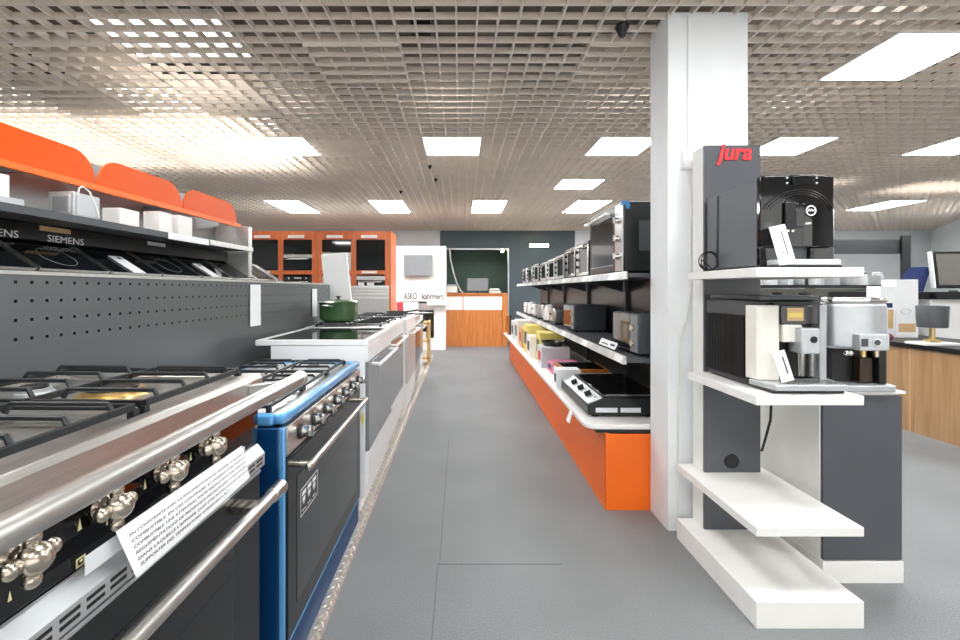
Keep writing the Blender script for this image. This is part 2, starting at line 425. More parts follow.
cp = B(-.022, .0, ya, yb-.005, .88, .995).build('control_panel', BLACKG, rg, bevel=.002)
mk = MB()
for y, z, s in ((.631, .911, .007), (.744, .954, .010), (.8935, .956, .010), (1.04, .957, .009), (.80, .928, .005), (.655, .941, .005)):
    mk.prism([(y-s*.4, z-s), (y+s*.4, z-s), (y, z+s)], 'x', 0, .0006)
for (a, b, c, d) in ((.737, .755, .882, .885), (.737, .755, .895, .898), (.737, .740, .885, .895), (.752, .755, .885, .895), (.744, .750, .889, .893)): mk.box(0, .0006, a, b, c, d)
for k in range(3): mk.box(0, .0006, 1.0-.03*k, 1.012-.03*k, .935+.004*k, .938+.004*k)
mk.build('panel_symbols', PALEY, cp)
def tap_knob(y, z):
    m = MB()
    Mx = Matrix.Translation((0, y, z)) @ Euler((0, PI/2, 0)).to_matrix().to_4x4()
    m.lathe([(.020, .0), (.022, .004), (.016, .010), (.013, .03)], (0, 0, 0), 24, M=Mx)
    m.sph((.036, y, z), (.023, .023, .023), 20, 12)
    for (dy, dz) in ((1, 0), (-1, 0), (0, 1), (0, -1)):
        a = Vector((.031, y, z)); e = a + Vector((.0, dy*.031, dz*.031))
        m.cyl(a, e, .0125, .0105, 14); m.sph(e, (.0125, .0125, .0125), 14, 8)
    return m.build('knob', CHAMP, rg)
for k in range(-1, 4): tap_knob(.632+.1515*k, .965)
vs_ = MB().prism([(0, .879), (.008, .879), (.03, .852), (.03, .815), (0, .815)], 'y', ya, 1.352).build('vent_strip', ALU, rg, bevel=.001)
sl = MB()
for i in range(26):
    y = .10 + i*.048
    for z in (.824, .837): sl.box(.0295, .0306, y, y+.036, z, z+.0065)
sl.build('vent_slots', BLACKP, vs_, smooth=False)
dr = B(-.02, .015, ya, 1.352, .205, .79).build('oven_door', CHAR, rg, bevel=.004)
B(.0152, .0165, .22, 1.20, .30, .72).build('door_glass', BLACKG, dr)
B(-.02, .018, ya, 1.352, .7915, .80).build('door_lip', ALU, dr, bevel=.001)
hd = MB().cyl((.09, .25, .758), (.09, 1.28, .758), .0175, seg=24).build('door_handle', STEEL, dr)
MB().cyl((.09, 1.262, .758), (.09, 1.335, .758), .0215, seg=24).build('handle_end_cap', STEEL, hd, bevel=.006)
for y in (.35, 1.2): B(.016, .078, y-.022, y+.022, .748, .77).build('handle_bracket', CHAMP, hd, bevel=.002)
B(-.02, .01, ya, 1.352, .07, .195).build('bottom_drawer', CHAR, rg, bevel=.003)

sheet = thing('paper_notice', 'white printed paper notice taped across the black range cooker', 'notice', (-.66, 0, 0), RZ)
Q = [(.047, .762, .932), (.047, 1.183, .932), (.058, 1.205, .838), (.058, .795, .830)]
n_ = [(x+.0008, y, z) for x, y, z in Q]
MB().add(Q+n_, [(0,1,2,3), (7,6,5,4), (0,4,5,1), (1,5,6,2), (2,6,7,3), (3,7,4,0)]).build('paper_sheet', PAPER, sheet, smooth=False)
lines = ['EN CONFORMITE AVEC LA REGLEMENTATION EN VIGUEUR. LE MATERIAU', 'COMBUSTIBLE. EN CAS CONTRAIRE, ILS DOIVENT ETRE REVETUS', 'COMBUSTIBLE. UNE ATTENTION TOUTE SPECIALE DOIT ETRE APPORTEE',
         'REGLEMENTATIONS DE PREVENTION DES INCENDIES. LE REVETEMENT', "DANS LAQUELLE L'APPAREIL DOIT ETRE INSTALLE DOIT POUVOIR", 'SUPPORTER DES TEMPERATURES SUPERIEURES A 90 C.']
tilt = math.atan2(.016, .1)
for i, l in enumerate(lines):
    f = .17 + i*.125; z = .932 - f*.1; x = .0483 + f*.0115
    text(l, .0088, sheet, INK, (x, .785+.028*f, z-.008), (PI/2-tilt*0, 0, PI/2), width=(.40 if i < 5 else .30), ext=.0002)
strip_ = thing('paper_strip', 'blank grey-white paper strip tucked behind the printed notice', 'paper', (-.66, 0, 0), RZ)
B(.0345, .0352, .715, 1.222, .885, .917).build('paper_sheet', PAPERG, strip_, smooth=False)

# ------------------------------------------------------------------ blue range cooker
bl = thing('range_cooker', 'bright blue range cooker with dark glass door and steel control panel', 'cooker', (-.58, 0, 0))
ya, yb = 1.437, 2.525
B(-.6, -.012, ya, yb, .17, .898).build('body', BLUE, bl, bevel=.004)
MB().box(-.012, .004, ya, ya+.02, .17, .898).box(-.012, .004, yb-.012, yb, .17, .898).build('side_trim', LBLUE, bl, bevel=.003)
B(-.6, -.002, ya+.004, yb-.004, .024, .162).build('kick_panel', mat('blue_kick', '#12406c', .55, var=.04), bl, bevel=.003)
B(-.6, .006, ya, yb, .162, .17).build('kick_trim', LBLUE, bl, bevel=.002)
MB().box(-.6, -.555, ya, yb, .90, .943).box(-.030, .006, ya, yb, .908, .943).box(-.555, -.030, ya, ya+.03, .902, .943).box(-.555, -.030, yb-.03, yb, .902, .943).build('worktop_rim', LBLUE, bl, bevel=.012, seg=4)
B(-.556, -.029, ya+.029, yb-.029, .902, .934).build('hob_plate', STEELX, bl)
for k in range(3):
    a = ya+.06+k*.33
    grate(bl, -.53, -.07, a, a+.31, .934, 3, h=.032)
    for x in (-.19, -.41): burner(bl, x, a+.155, .934, .036)
cp = B(-.012, .008, ya+.021, yb-.013, .797, .897).build('control_panel', STEEL, bl, bevel=.002)
MB().box(.008, .0086, ya+.021, yb-.013, .797, .801).build('panel_edge', BLACKP, cp)
dots = MB()
for k in range(7): dots.cyl((.008, 1.59+.15*k, .884), (.0088, 1.59+.15*k, .884), .0035, seg=10)
dots.build('indicator_marks', BLACKP, cp)
for k in range(7):
    y = 1.575+.147*k; Mx = Matrix.Translation((.008, y, .846)) @ Euler((0, PI/2, 0)).to_matrix().to_4x4()
    kb = MB().lathe([(.0195, .010), (.0205, .014), (.019, .036), (.015, .040), (.001, .041)], (0, 0, 0), 24, M=Mx).box(.045, .0545, y-.004, y+.004, .828, .864).build('knob', CHROME, bl)
    MB().lathe([(.028, 0), (.029, .004), (.026, .010), (.02, .0105)], (0, 0, 0), 24, M=Mx).build('bezel', BLACKP, kb)
dr = B(-.011, .010, ya+.022, yb-.014, .18, .79).build('oven_door', DOORG, bl, bevel=.003)
B(.0102, .0112, ya+.10, yb-.10, .26, .70).build('door_window', BLACKD, dr)
hd = MB().cyl((.062, 1.515, .745), (.062, 2.44, .745), .0125, seg=20).build('door_handle', STEELX, dr)
for y in (1.53, 2.42): MB().cyl((.010, y, .745), (.062, y, .745), .011).sph((.062, y-.02 if y < 2 else y+.02, .745), .0135).build('handle_bracket', CHAMP, hd)
st = MB().box(.0115, .0121, 1.565, 1.757, .537, .637).build('warning_sticker', BLACKP, dr, smooth=False)
ic = MB()
for (a, b, c, d) in ((1.567, 1.755, .633, .636), (1.567, 1.755, .538, .541), (1.567, 1.570, .541, .633), (1.752, 1.755, .541, .633)): ic.box(.0121, .0125, a, b, c, d)
for k in range(3):
    a = 1.583 + k*.056
    ic.box(.0121, .0125, a, a+.04, .606, .622); ic.box(.0121, .0125, a+.004, a+.032, .582, .600); ic.box(.0121, .0125, a+.01, a+.028, .575, .578)
    ic.box(.0121, .0125, a, a+.034, .552, .556)
ic.build('sticker_symbols', PAPER, st, smooth=False)

# ------------------------------------------------------------------ white cookers further along the platform
def white_cooker(y0, w, x, label, gas=False, door=DOORW, top=1.052, body=WHITE, knobs=0, sticker=False, group='white cookers along the platform', depth=.64):
    t = thing('cooker', label, 'cooker', (x, y0, 0), 0, group)
    B(-depth+.06, -.02, .0, w, .11, top-.035).build('body', body, t, bevel=.003)
    B(-depth+.10, -.05, .02, w-.02, .022, .11).build('plinth', body, t)
    MB().box(-depth-.03, .0, -.004, .03, top-.034, top).box(-depth-.03, .0, w-.03, w+.004, top-.034, top).box(-.035, .0, .03, w-.03, top-.034, top).box(-depth-.03, -depth+.01, .03, w-.03, top-.034, top).build('worktop_rim', body, t, bevel=.004)
    B(-depth+.009, -.034, .029, w-.029, top-.03, top-.002).build('hob_plate', (STEELX if gas else BLACKD), t)
    cpn = B(-.02, .0, .0, w, top-.13, top-.036).build('control_panel', body, t, bevel=.003)
    for k in range(knobs):
        y = w*(k+.7)/(knobs+.4); MB().cyl((0, y, top-.083), (.03, y, top-.083), .019, .016).build('knob', (CHROME if body is STEELX else GREYP), t, bevel=.003)
    d = B(-.02, .004, .018, w-.012, .385, top-.137).build('oven_door', door, t, bevel=.004)
    hb = MB().cyl((.058, .07, top-.155), (.058, w-.07, top-.155), .011).build('door_handle', WHITE if body is WHITE else CHROME, d)
    for y in (.1, w-.1): MB().cyl((.004, y, top-.155), (.058, y, top-.155), .009).build('handle_post', WHITE if body is WHITE else CHROME, hb)
    B(-.02, .0, .012, w-.012, .185, .378).build('storage_drawer', body, t, bevel=.004)
    if gas:
        n = 2
        for k in range(n):
            a = .05+k*(w-.08)/n; L = (w-.08)/n-.02
            grate(t, -depth+.05, -.07, a, a+L, top-.002, 3, h=.028)
            for xx in (-.2, -depth+.17): burner(t, xx, a+L/2, top-.002, .04)
    if sticker:
        MB().prism([(-.045, .585), (-.032, .625), (-.019, .585), (-.032, .54)], 'y', -.0006, -.0001).build('energy_sticker', YEL, t, smooth=False)
    return t
white_cooker(2.62, .88, -.548, 'white cooker with black glass hob, directly behind the blue range', sticker=True)
white_cooker(3.52, .92, -.575, 'white gas cooker carrying the dark green pot', gas=True)
white_cooker(4.50, .86, -.545, 'white cooker sticking out furthest, beyond the one carrying the pot', gas=True, door=ALUL)
white_cooker(5.40, .86, -.57, 'steel fronted cooker with round knobs before the pine stand', gas=True, body=STEELX, door=DOORG, knobs=5, top=1.0)
white_cooker(6.30, .62, -.585, 'last white cooker of the row, next to the pine stand', gas=True, knobs=4, top=.96)
# pot
pt = thing('casserole_pot', 'dark green lidded casserole pot on the white gas cooker', 'pot', (-1.05, 3.80, 1.086), math.radians(75))
MB().lathe([(.14, 0), (.155, .012), (.162, .05), (.165, .145), (.168, .15), (.160, .152), (.155, .148)], (0, 0, 0), 40).build('pot_body', GREENP, pt)
lid = MB().lathe([(.169, .153), (.171, .160), (.15, .172), (.09, .183), (.03, .188), (.001, .189)], (0, 0, 0), 40).build('lid', GREENP, pt)
MB().lathe([(.010, .188), (.008, .197), (.022, .204), (.022, .211), (.001, .213)], (0, 0, 0), 20).build('lid_knob', BLACKP, lid)
for s in (-1, 1):
    MB().tube([(s*.158, -.045, .125), (s*.19, -.04, .13), (s*.203, 0, .132), (s*.19, .04, .13), (s*.158, .045, .125)], .009, 8).build('pot_handle', GREENP, pt)
# board behind the pot
bd = B(-.125, .125, -.012, .012, 0, .62).build('sign_board', PAPER, loc=(-1.16, 4.28, 1.085), bevel=.006)
bd.rotation_euler = (0, math.radians(-6), 0); tag(bd, 'tall blank white board standing behind the green pot', 'board')
rc = B(-.045, .045, -.004, .004, 0, .15).build('price_card', REDC, loc=(-.83, 6.13, 1.028)); rc.rotation_euler = (math.radians(-6), math.radians(-5), 0)
tag(rc, 'small red price card on the steel fronted cooker', 'card')
pn = MB().lathe([(.10, 0), (.125, .045), (.118, .045), (.095, .004)], (0, 0, 0), 24).cyl((.118, 0, .035), (.29, -.06, .06), .011).build('frying_pan', BLACKP, loc=(-.82, 5.62, 1.036))
tag(pn, 'black frying pan on the steel fronted cooker', 'pan')
k_ = MB().lathe([(.075, 0), (.09, .02), (.085, .08), (.05, .12), (.012, .13), (.016, .15), (.001, .155)], (0, 0, 0), 24).cyl((.07, 0, .06), (.13, 0, .11), .016, .009).tube([(-.05, 0, .11), (-.05, 0, .18), (0, 0, .205), (.05, 0, .18), (.05, 0, .11)], .007).build('kettle', WHITE, loc=(-.78, 6.47, .995))
tag(k_, 'white kettle on the last white cooker', 'kettle')
# pine stand
ps = thing('display_stand', 'low pale pine two-tier stand near the oven tower', 'stand', (-.72, 7.75, .022))
for x in (-.16, .16):
    for y in (0, .32): B(x-.02, x+.02, y-.02, y+.02, 0, .78).build('leg', PINE, ps, bevel=.002)
for z in (.12, .42, .74): B(-.18, .18, -.02, .34, z-.012, z+.022).build('shelf', PINE, ps, bevel=.002)
for z, n in ((.142, 'lower'), (.442, 'middle')):
    tag(B(-.09, .05, -.05, .12, 0, .13).build('carton', WHITEM, loc=(-.66, 7.84, .022+z)), 'white carton on the %s shelf of the pine stand' % n, 'carton')

# ------------------------------------------------------------------ wall display with tilted hobs (left)
WC = .0455; WR = -math.atan(WC)
wd = thing('display_gondola', 'long grey pegboard display with tilted hobs and orange headers along the left', 'display unit', (-1.45, 0, 0), WR)
m = MB()
P = lambda u, v: (0, .55+u, 1.165+v)
m.perf(3.7, .24, .05, .0105, P)
m.add([(0, .55, 0), (0, 4.25, 0), (0, 4.25, 1.165), (0, .55, 1.165)], [(0, 1, 2, 3)]); m.box(-.012, 0, .55, 4.25, 1.4051, 1.41)
m.box(-.012, -.0005, .55, .56, 0, 1.405).box(-.012, -.0005, 4.24, 4.25, 0, 1.405)
m.build('pegboard', PEG, wd, smooth=False, fix=False)
B(-.055, -.04, .55, 4.25, 0, 1.40).build('backing', CHAR, wd, smooth=False)
B(.001, .006, .55, 4.25, 1.399, 1.411).build('pegboard_trim', ALUL, wd)
B(-.30, -.06, .55, 4.25, 0, 1.38).build('carcass', GREYP, wd, smooth=False)
MB().prism([(-.02, 1.395), (-.02, 1.41), (-.23, 1.540), (-.23, 1.525)], 'y', .55, 3.3).build('slanted_deck', GREYP, wd, smooth=False)
fa = B(-.176, -.158, .55, 2.82, 1.529, 1.592).build('fascia', BLACKP, wd, bevel=.002)
for y in (1.377, 1.630): text('SIEMENS', .036, fa, PAPER, (-.1575, y, 1.531), R_AISLE_L, width=.150, ext=.0004)
for y in (1.60, 2.12): B(-.158, -.154, y, y+.12, 1.568, 1.586).build('price_strip', TAN if y < 2 else PAPERG, fa)
B(-.24, .015, .55, 2.77, 1.594, 1.612).build('top_shelf', GREYP, wd, bevel=.002)
B(.015, .02, .55, 2.77, 1.588, 1.614).build('shelf_edge', GREYP, wd)
B(.0205, .024, 2.33, 2.77, 1.590, 1.616).build('shelf_edge_strip', ALUL, wd)
B(.0205, .0225, 2.02, 2.32, 1.585, 1.616).build('shelf_label_holder', PAPER, wd)
B(-.26, -.24, .55, 2.84, 1.41, 1.90).build('back_panel', GREYPANEL, wd, smooth=False)
B(-.24, -.02, 2.80, 2.84, 1.41, 1.755).build('end_panel', ALUL, wd, bevel=.003)
B(-.112, -.095, .55, 2.84, 1.752, 1.775).build('header_rail', ORANGEM, wd)
for y in (.7, 1.5, 2.2): B(-.24, -.112, y, y+.015, 1.755, 1.77).build('header_arm', GREYP, wd)
def crest(y0, y1, lb):
    r = .115; z0, z1 = 1.776, 1.893; pts = [(y0, z0), (y1, z0)]
    for i in range(9):
        t = PI/2*i/8; pts.append((y1-r*.9+r*.9*math.cos(t), z1-r+r*math.sin(t)))
    for i in range(9):
        t = PI/2+PI/2*i/8; pts.append((y0+r*.9+r*.9*math.cos(t), z1-r+r*math.sin(t)))
    o = MB().prism(pts, 'x', -.108, -.099).build('header_panel', ORANGE, bevel=.001)
    o.location = (-1.45, 0, 0); o.rotation_euler = (0, 0, WR)
    tag(o, lb, 'header panel', 'orange header panels')
crest(1.16, 1.772, 'orange rounded header panel at the left edge, nearest and largest of three')
crest(1.782, 2.286, 'orange rounded header panel in the middle of the three')
crest(2.297, 2.80, 'orange rounded header panel at the far end with a white reflection')
for i in range(8):
    y = .885+.2835*i
    t = thing('glass_hob', 'black glass hob tilted on the display, %s from the near end' % ['first', 'second', 'third', 'fourth', 'fifth', 'sixth', 'seventh', 'eighth'][i], 'hob', (-1.45+WC*y, y, 1.413), WR, 'tilted hobs above the pegboard')
    ang = math.atan(.62)
    Mx = Matrix.Translation((-.006, 0, .002)) @ Euler((0, ang, 0)).to_matrix().to_4x4()
    MB().box(-.255, 0, .006, .264, 0, .008, M=Mx).build('glass_plate', BLACKD, t, bevel=.001)
    MB().box(-.256, .002, -.004, .006, 0, .0105, M=Mx).box(-.256, .002, .264, .272, 0, .0105, M=Mx).box(0, .004, .006, .264, 0, .0095, M=Mx).build('steel_edge', STEELX, t)
    if i % 2 == 0:
        rn = MB()
        for cx in (-.09,):
            rn.tube([(cx+.06*math.cos(k*PI/12), .135+.06*math.sin(k*PI/12), .0084) for k in range(24)], .0009, 4, M=Mx, closed=True)
        rn.build('cooking_ring', MIDG, t)
for y, lb in ((1.79, 'white price card on the tilted hobs, nearer one with a small logo'), (2.33, 'white price card on the tilted hobs, farther one')):
    c = thing('price_card', lb, 'card', (-1.45+WC*y, y, 1.413), WR, 'price cards on the tilted hobs')
    Mx = Matrix.Translation((-.006, 0, .002)) @ Euler((0, math.atan(.62), 0)).to_matrix().to_4x4()
    MB().box(-.13, .004, .05, .115, .011, .0135, M=Mx).build('card_sheet', PAPER, c, smooth=False)
    MB().box(-.12, -.105, .08, .10, .0136, .014, M=Mx).build('printed_mark', INK, c, smooth=False)
def on_wd(x, y, z): return (-1.45+WC*y+x, y, z)
def price_sheet(y, w, z0, z1, lb):
    o = B(0, .002, 0, w, z0, z1).build('price_sheet', PAPER); o.location = on_wd(.008, y, 0); o.rotation_euler = (0, 0, WR)
    tag(o, lb, 'price sheet', 'sheets hanging on the pegboard')
price_sheet(2.76, .13, 1.12, 1.385, 'white price sheet hanging at the far part of the pegboard')
price_sheet(3.78, .11, 1.12, 1.36, 'white sheet hanging on the pegboard just left of the green pot')
# things on the top shelf
def boxy(name, lb, cat, y, w, d, h, m, z=1.6125, x=-.02, group=None, detail=None):
    t = thing(name, lb, cat, on_wd(x, y, z), WR, group)
    B(-d, 0, 0, w, 0, h).build('casing', m, t, bevel=.004)
    if detail: detail(t)
    return t
def d2(t):
    B(0, .003, .008, .100, .008, .080).build('front_panel', LGREY, t, bevel=.001)
    MB().tube([(.004, .012, .08), (.008, .012, .104), (.006, .03, .114), (.008, .055, .100), (.010, .08, .05), (.008, .095, .010)], .0026, 6).build('cable', PAPER, t)
    B(-.084, -.012, -.004, 0, .010, .080).build('side_frame', ALUL, t, bevel=.003); B(-.076, -.020, -.0055, -.0041, .018, .072).build('side_panel', MIDG, t, bevel=.0007)
boxy('speaker', 'small silver speaker box with a looped white cable on the top shelf', 'speaker', 1.571, .108, .097, .09, ALU, x=0, detail=d2)
tb = thing('brochure_box', 'white brochure box with grey tray at the left edge of the top shelf', 'box', on_wd(-.02, 1.275, 1.6125), WR)
B(-.10, .0, 0, .145, 0, .028).build('tray', LGREY, tb, bevel=.002); B(-.09, -.02, .0, .118, .0285, .10).build('box_body', PAPER, tb, bevel=.002)
for y, w, h, lb in ((1.80, .10, .075, 'white carton on the top shelf after the speaker box'), (2.02, .085, .10, 'white carton on the top shelf beneath the second orange panel'), (2.15, .10, .105, 'white carton on the top shelf just before the third orange panel')):
    boxy('carton', lb, 'carton', y, w, .08, h, WHITEM, group='cartons on the top shelf')

# ------------------------------------------------------------------ orange oven cabinets
s = 7.7/440
px = lambda p: (p-460)*s
pz = lambda q: 1.35-(q-290)*s
CB = [236, 280, 316.5, 353.5, 391]
OP = [(249, 278), (283, 312), (321.5, 351), (356, 385)]
LB = ['far left orange oven cabinet, with tall black glass', 'orange oven cabinet with a microwave, second from the left', 'orange oven cabinet holding a pale steel oven, behind the white board', 'right-hand orange oven cabinet, beside the white oven tower']
for i in range(4):
    xa, xb = px(CB[i])+.002, px(CB[i+1])-.002; oa, ob = px(OP[i][0]), px(OP[i][1])
    t = thing('oven_cabinet', LB[i], 'cabinet', (0, 7.7, 0), 0, 'orange oven cabinets')
    c = MB().box(xa, oa, 0, .62, 0, 2.38).box(ob, xb, 0, .62, 0, 2.38).box(oa, ob, 0, .62, pz(239.5), 2.38).box(oa, ob, 0, .62, 0, .5)
    c.box(oa, ob, .60, .62, .5, pz(239.5)).build('carcass', ORWOOD, t, smooth=False)
    B(oa, ob, .0, .58, pz(274.5), pz(270.5)).build('divider_shelf', ORWOOD, t)
    B(oa, ob, .57, .60, .5, pz(239.5)).build('niche_back', CHAR, t, smooth=False)
    B(xa, xb, .0, .62, 2.3805, 2.392).build('bounce_cover', GREYPANEL, t)  # unseen grey cover, added to keep orange bounce off the ceiling
    if i in (1, 2): B(oa, ob, .03, .05, pz(253.5 if i == 1 else 251.5), pz(239.5)).build('niche_shade_sheet', BLACKD, t)  # black sheet stands in for the shade inside the empty niche
    B(oa+.09, oa+.37, -.012, 0, pz(238), pz(235.2)).build('label_strip', PAPER, t)
    if i in (0, 3): B(oa+.1, oa+.37, -.012, 0, pz(273.5), pz(271)).build('label_strip', PAPER, t)
def oven(i, q0, q1, name, lb, cat, body=BLACKD, steel=False, ctrl=True):
    oa, ob = px(OP[i][0])+.004, px(OP[i][1])-.004
    t = thing(name, lb, cat, ((oa+ob)/2, 7.73, pz(q1)), 0, 'built-in ovens')
    w = (ob-oa)/2; h = pz(q0)-pz(q1)
    B(-w, w, 0, .5, 0, h).build('housing', CHAR, t, smooth=False)
    B(-w, w, -.02, -.001, 0, h*(.78 if ctrl else 1)).build('door', body, t, bevel=.003)
    if ctrl: B(-w, w, -.02, -.001, h*.79, h).build('control_panel', STEELX if steel else BLACKG, t, bevel=.002)
    if not ctrl: return
    MB().cyl((-w*.8, -.05, h*.70), (w*.8, -.05, h*.70), .009).cyl((-w*.7, -.05, h*.70), (-w*.7, -.019, h*.70), .007).cyl((w*.7, -.05, h*.70), (w*.7, -.019, h*.70), .007).build('handle', CHROME, t)
    if ctrl:
        B(-w*.25, w*.25, -.022, -.0205, h*.86, h*.93).build('display', LGREY, t)
        for k in (-1, 1): MB().cyl((k*w*.6, -.035, h*.89), (k*w*.6, -.0205, h*.89), .016).build('knob', CHROME, t)
oven(0, 239.8, 270.3, 'fridge', 'tall black glass door appliance in the far left orange cabinet', 'fridge', ctrl=False)
oven(0, 276, 296, 'oven', 'black oven in the lower far left cabinet', 'oven')
oven(1, 254.5, 270.3, 'microwave', 'black microwave with a pale window in the orange cabinet', 'microwave', DOORG, True)
oven(1, 276, 296, 'oven', 'black oven under the microwave', 'oven')
oven(2, 252.5, 270.3, 'oven', 'pale steel oven with buttons behind the white board', 'oven', STEELX, True)
oven(2, 276, 296, 'oven', 'lower pale steel oven behind the white board', 'oven', STEELX, True)
oven(3, 239.8, 270.3, 'oven', 'black glass oven in the upper right orange cabinet', 'oven', BLACKD, ctrl=False)
oven(3, 276, 296, 'oven', 'black oven with white papers taped on, lower right orange cabinet', 'oven', BLACKD, True)
for k in range(2): tag(B(px(358+9*k), px(364+10*k), 7.700, 7.703, pz(285.5), pz(281.5)).build('price_card', PAPER), ['left white paper taped on the lower right oven', 'right white paper taped on the lower right oven'][k], 'card')
# stainless partition behind the cookers
sp = thing('steel_partition', 'ribbed stainless partition in front of the right orange cabinet', 'partition', (-1.46, 7.1, .022))
B(-.32, .31, 0, .03, 0, 1.40).build('panel', STEELX, sp)
for k in range(4): B(-.32, .31, -.012, 0, 1.18+k*.058, 1.215+k*.058).build('rib', ALUL, sp, bevel=.004)

# ------------------------------------------------------------------ white oven tower
s2 = 9.9/440
qx = lambda p: (p-460)*s2
qz = lambda q: 1.35-(q-290)*s2
ot = thing('oven_tower', 'tall white oven tower with grey lettering at the end of the left row', 'display tower', (0, 9.9, 0))
B(qx(395), qx(446), -.02, .55, qz(301.5), qz(246)).build('upper_board', WHITEM, ot, bevel=.004)
MB().box(qx(395), qx(418.5), 0, .55, 0, qz(302)).box(qx(434), qx(445.5), 0, .55, 0, qz(302)).box(qx(418.5), qx(434), 0, .55, 0, qz(338)).box(qx(418.5), qx(434), .52, .55, qz(338), qz(302)).build('carcass', WHITEM, ot, smooth=False)
MB().prism([(-.02, qz(301.5)), (-.16, qz(303)), (-.16, qz(305.3)), (0, qz(305.3)), (0, qz(302))], 'x', qx(427.5), qx(446)).build('hood_lip', CREAM, ot, bevel=.01)
text('ASKO', .20, ot, INK, (qx(404), -.0215, qz(299.2)), R_CAM, width=(417-404)*s2, bold=.004)
text('kahrmerc', .19, ot, INK, (qx(422), -.0215, qz(299.2)), R_CAM, width=(444-422)*s2, bold=.005)
sc_ = thing('range_hood', 'flat grey square hood mounted on the white oven tower', 'hood', (qx(418.5), 9.88, qz(276)))
B(-.31, .32, -.13, -.10, 0, .46).build('front_plate', MIDG, sc_, bevel=.004); B(-.30, .28, -.10, 0, .02, .45).build('housing', GREYP, sc_, bevel=.004)
ov = thing('oven', 'black oven built into the base of the white tower', 'oven', (qx(426.2), 9.9, qz(338)+.001))
w = (qx(434)-qx(418.5))/2-.004; h = qz(302)-qz(338)-.03
B(-w, w, 0, .5, 0, h).build('housing', CHAR, ov); B(-w, w, -.02, -.001, .04, h*.68).build('door', BLACKD, ov); B(-w, w, -.02, -.001, h*.80, h).build('control_panel', STEELX, ov)
MB().cyl((-w*.9, -.05, h*.73), (w*.9, -.05, h*.73), .015).build('handle', CHROME, ov)
MB().box(-w, w, -.02, -.001, h*.69, h*.79).build('door_rail', CHAR, ov)

# ------------------------------------------------------------------ reception desk and its things
fd = thing('reception_desk', 'orange wood reception desk with a white band before the slate alcove', 'desk', (0, 10.5, 0))
s3 = 10.5/440
dx_ = lambda p: (p-460)*s3
B(dx_(445), dx_(502), 0, .6, 0, .872).build('front_panel', DESKWOOD, fd, smooth=False)
B(dx_(502.2), dx_(507.5), -.015, .6, 0, 1.24).build('end_panel', DESKWOOD, fd, bevel=.002)
B(dx_(445), dx_(502), -.005, .6, .875, 1.19).build('white_band', WHITEM, fd, bevel=.002)
B(dx_(463)-.01, dx_(463)+.01, -.015, -.0055, 0, 1.19).build('joint_strip', DESKWOOD, fd)
B(dx_(444.5), dx_(508), -.03, .62, 1.241, 1.275).build('desk_top', DESKWOOD, fd, bevel=.003)
B(dx_(445), dx_(502), 0, .6, 1.192, 1.24).build('desk_rail', DESKWOOD, fd)
lt = thing('monitor', 'grey monitor seen from behind on the reception desk', 'monitor', (dx_(478), 10.75, 1.276))
B(-.12, .12, -.08, .08, 0, .012).build('stand_foot', GREYP, lt, bevel=.003); B(-.02, .02, 0, .03, .012, .15).build('stand_neck', GREYP, lt)
B(-.26, .26, -.03, 0, .05, .36).build('screen_back', MIDG, lt, bevel=.01)
pr = thing('printer', 'white printer at the left end of the reception desk', 'printer', (dx_(451), 10.8, 1.276))
B(-.17, .15, -.16, .16, 0, .16).build('casing', CREAM, pr, bevel=.01); B(-.14, .12, -.22, -.16, .03, .05).build('paper_tray', PAPER, pr); B(-.14, .12, -.02, .14, .161, .21).build('lid', LGREY, pr, bevel=.006)
ph = thing('telephone', 'white telephone at the right end of the reception desk', 'telephone', (dx_(496), 10.75, 1.276))
MB().prism([(-.1, 0), (.1, 0), (.1, .06), (-.1, .03)], 'x', -.15, .13).build('base', CREAM, ph, bevel=.006); MB().tube([(-.13, 0, .062), (-.12, 0, .09), (.08, 0, .09), (.10, 0, .062)], .022, 10).build('handset', WHITE, ph)
wc = MB().tube([(dx_(449), 11.3, 2.40), (dx_(450), 11.2, 2.1), (dx_(453), 11.1, 1.8), (dx_(457), 10.95, 1.5), (dx_(461), 10.75, 1.32), (dx_(463), 10.7, 1.284)], .018, 8).build('cable', WHITE)
tag(wc, 'thick white cable hanging down onto the reception desk', 'cable')
sl_ = thing('spot_lamp', 'bright warm spot lamp at the upper right corner of the alcove', 'lamp', (1.10, 11.40, 2.36))
MB().sph((0, 0, 0), .035).build('bulb', BULB, sl_); MB().cyl((0, .01, .03), (0, .03, .06), .04, .02).build('socket', CHROME, sl_)
wl = thing('wall_light', 'pale horizontal strip light on the slate wall behind the shelving', 'lamp', (2.05, 11.41, 2.46))
B(-.25, .25, 0, .06, .0, .09).build('housing', WHITE, wl); B(-.24, .24, -.02, -.001, .01, .08).build('tube', STRIPL, wl)

# ------------------------------------------------------------------ orange shelving gondola on the right
GC = .0136; GR = -math.atan(GC)
gd = thing('shelving_gondola', 'long shelving unit with orange perforated base along the right of the aisle', 'shelving', (0, 0, 0), GR)
ya, yb = 2.715, 8.6
m = MB(); P = lambda u, v: (.855, ya+u, .03+v)
m.perf(yb-ya, .43, .0305, .0065, P)
m.add([(.855, ya, 0), (.855, yb, 0), (.855, yb, .03), (.855, ya, .03)], [(0, 1, 2, 3)])
m.box(.855, .875, ya, yb, .4605, .472)
m.build('kick_front', ORANGEM, gd, smooth=False, fix=False)
B(.872, .876, ya+.004, yb, 0, .46).build('kick_backing', mat('dark_orange_inside', '#8a2f08', .6), gd, smooth=False)
B(.857, 1.45, ya-.004, ya, 0, .468).build('end_panel', ORANGEM, gd)
B(.80, 1.45, ya+.004, yb, .473, .492).build('base_rail', CHAR, gd)
pts = [(1.45, ya-.0), (.80, ya)]
for i in range(7):
    t = PI/2*i/6; pts.append((.81-.075*math.sin(t)*1.0, ya+.075-.075*math.cos(t)))
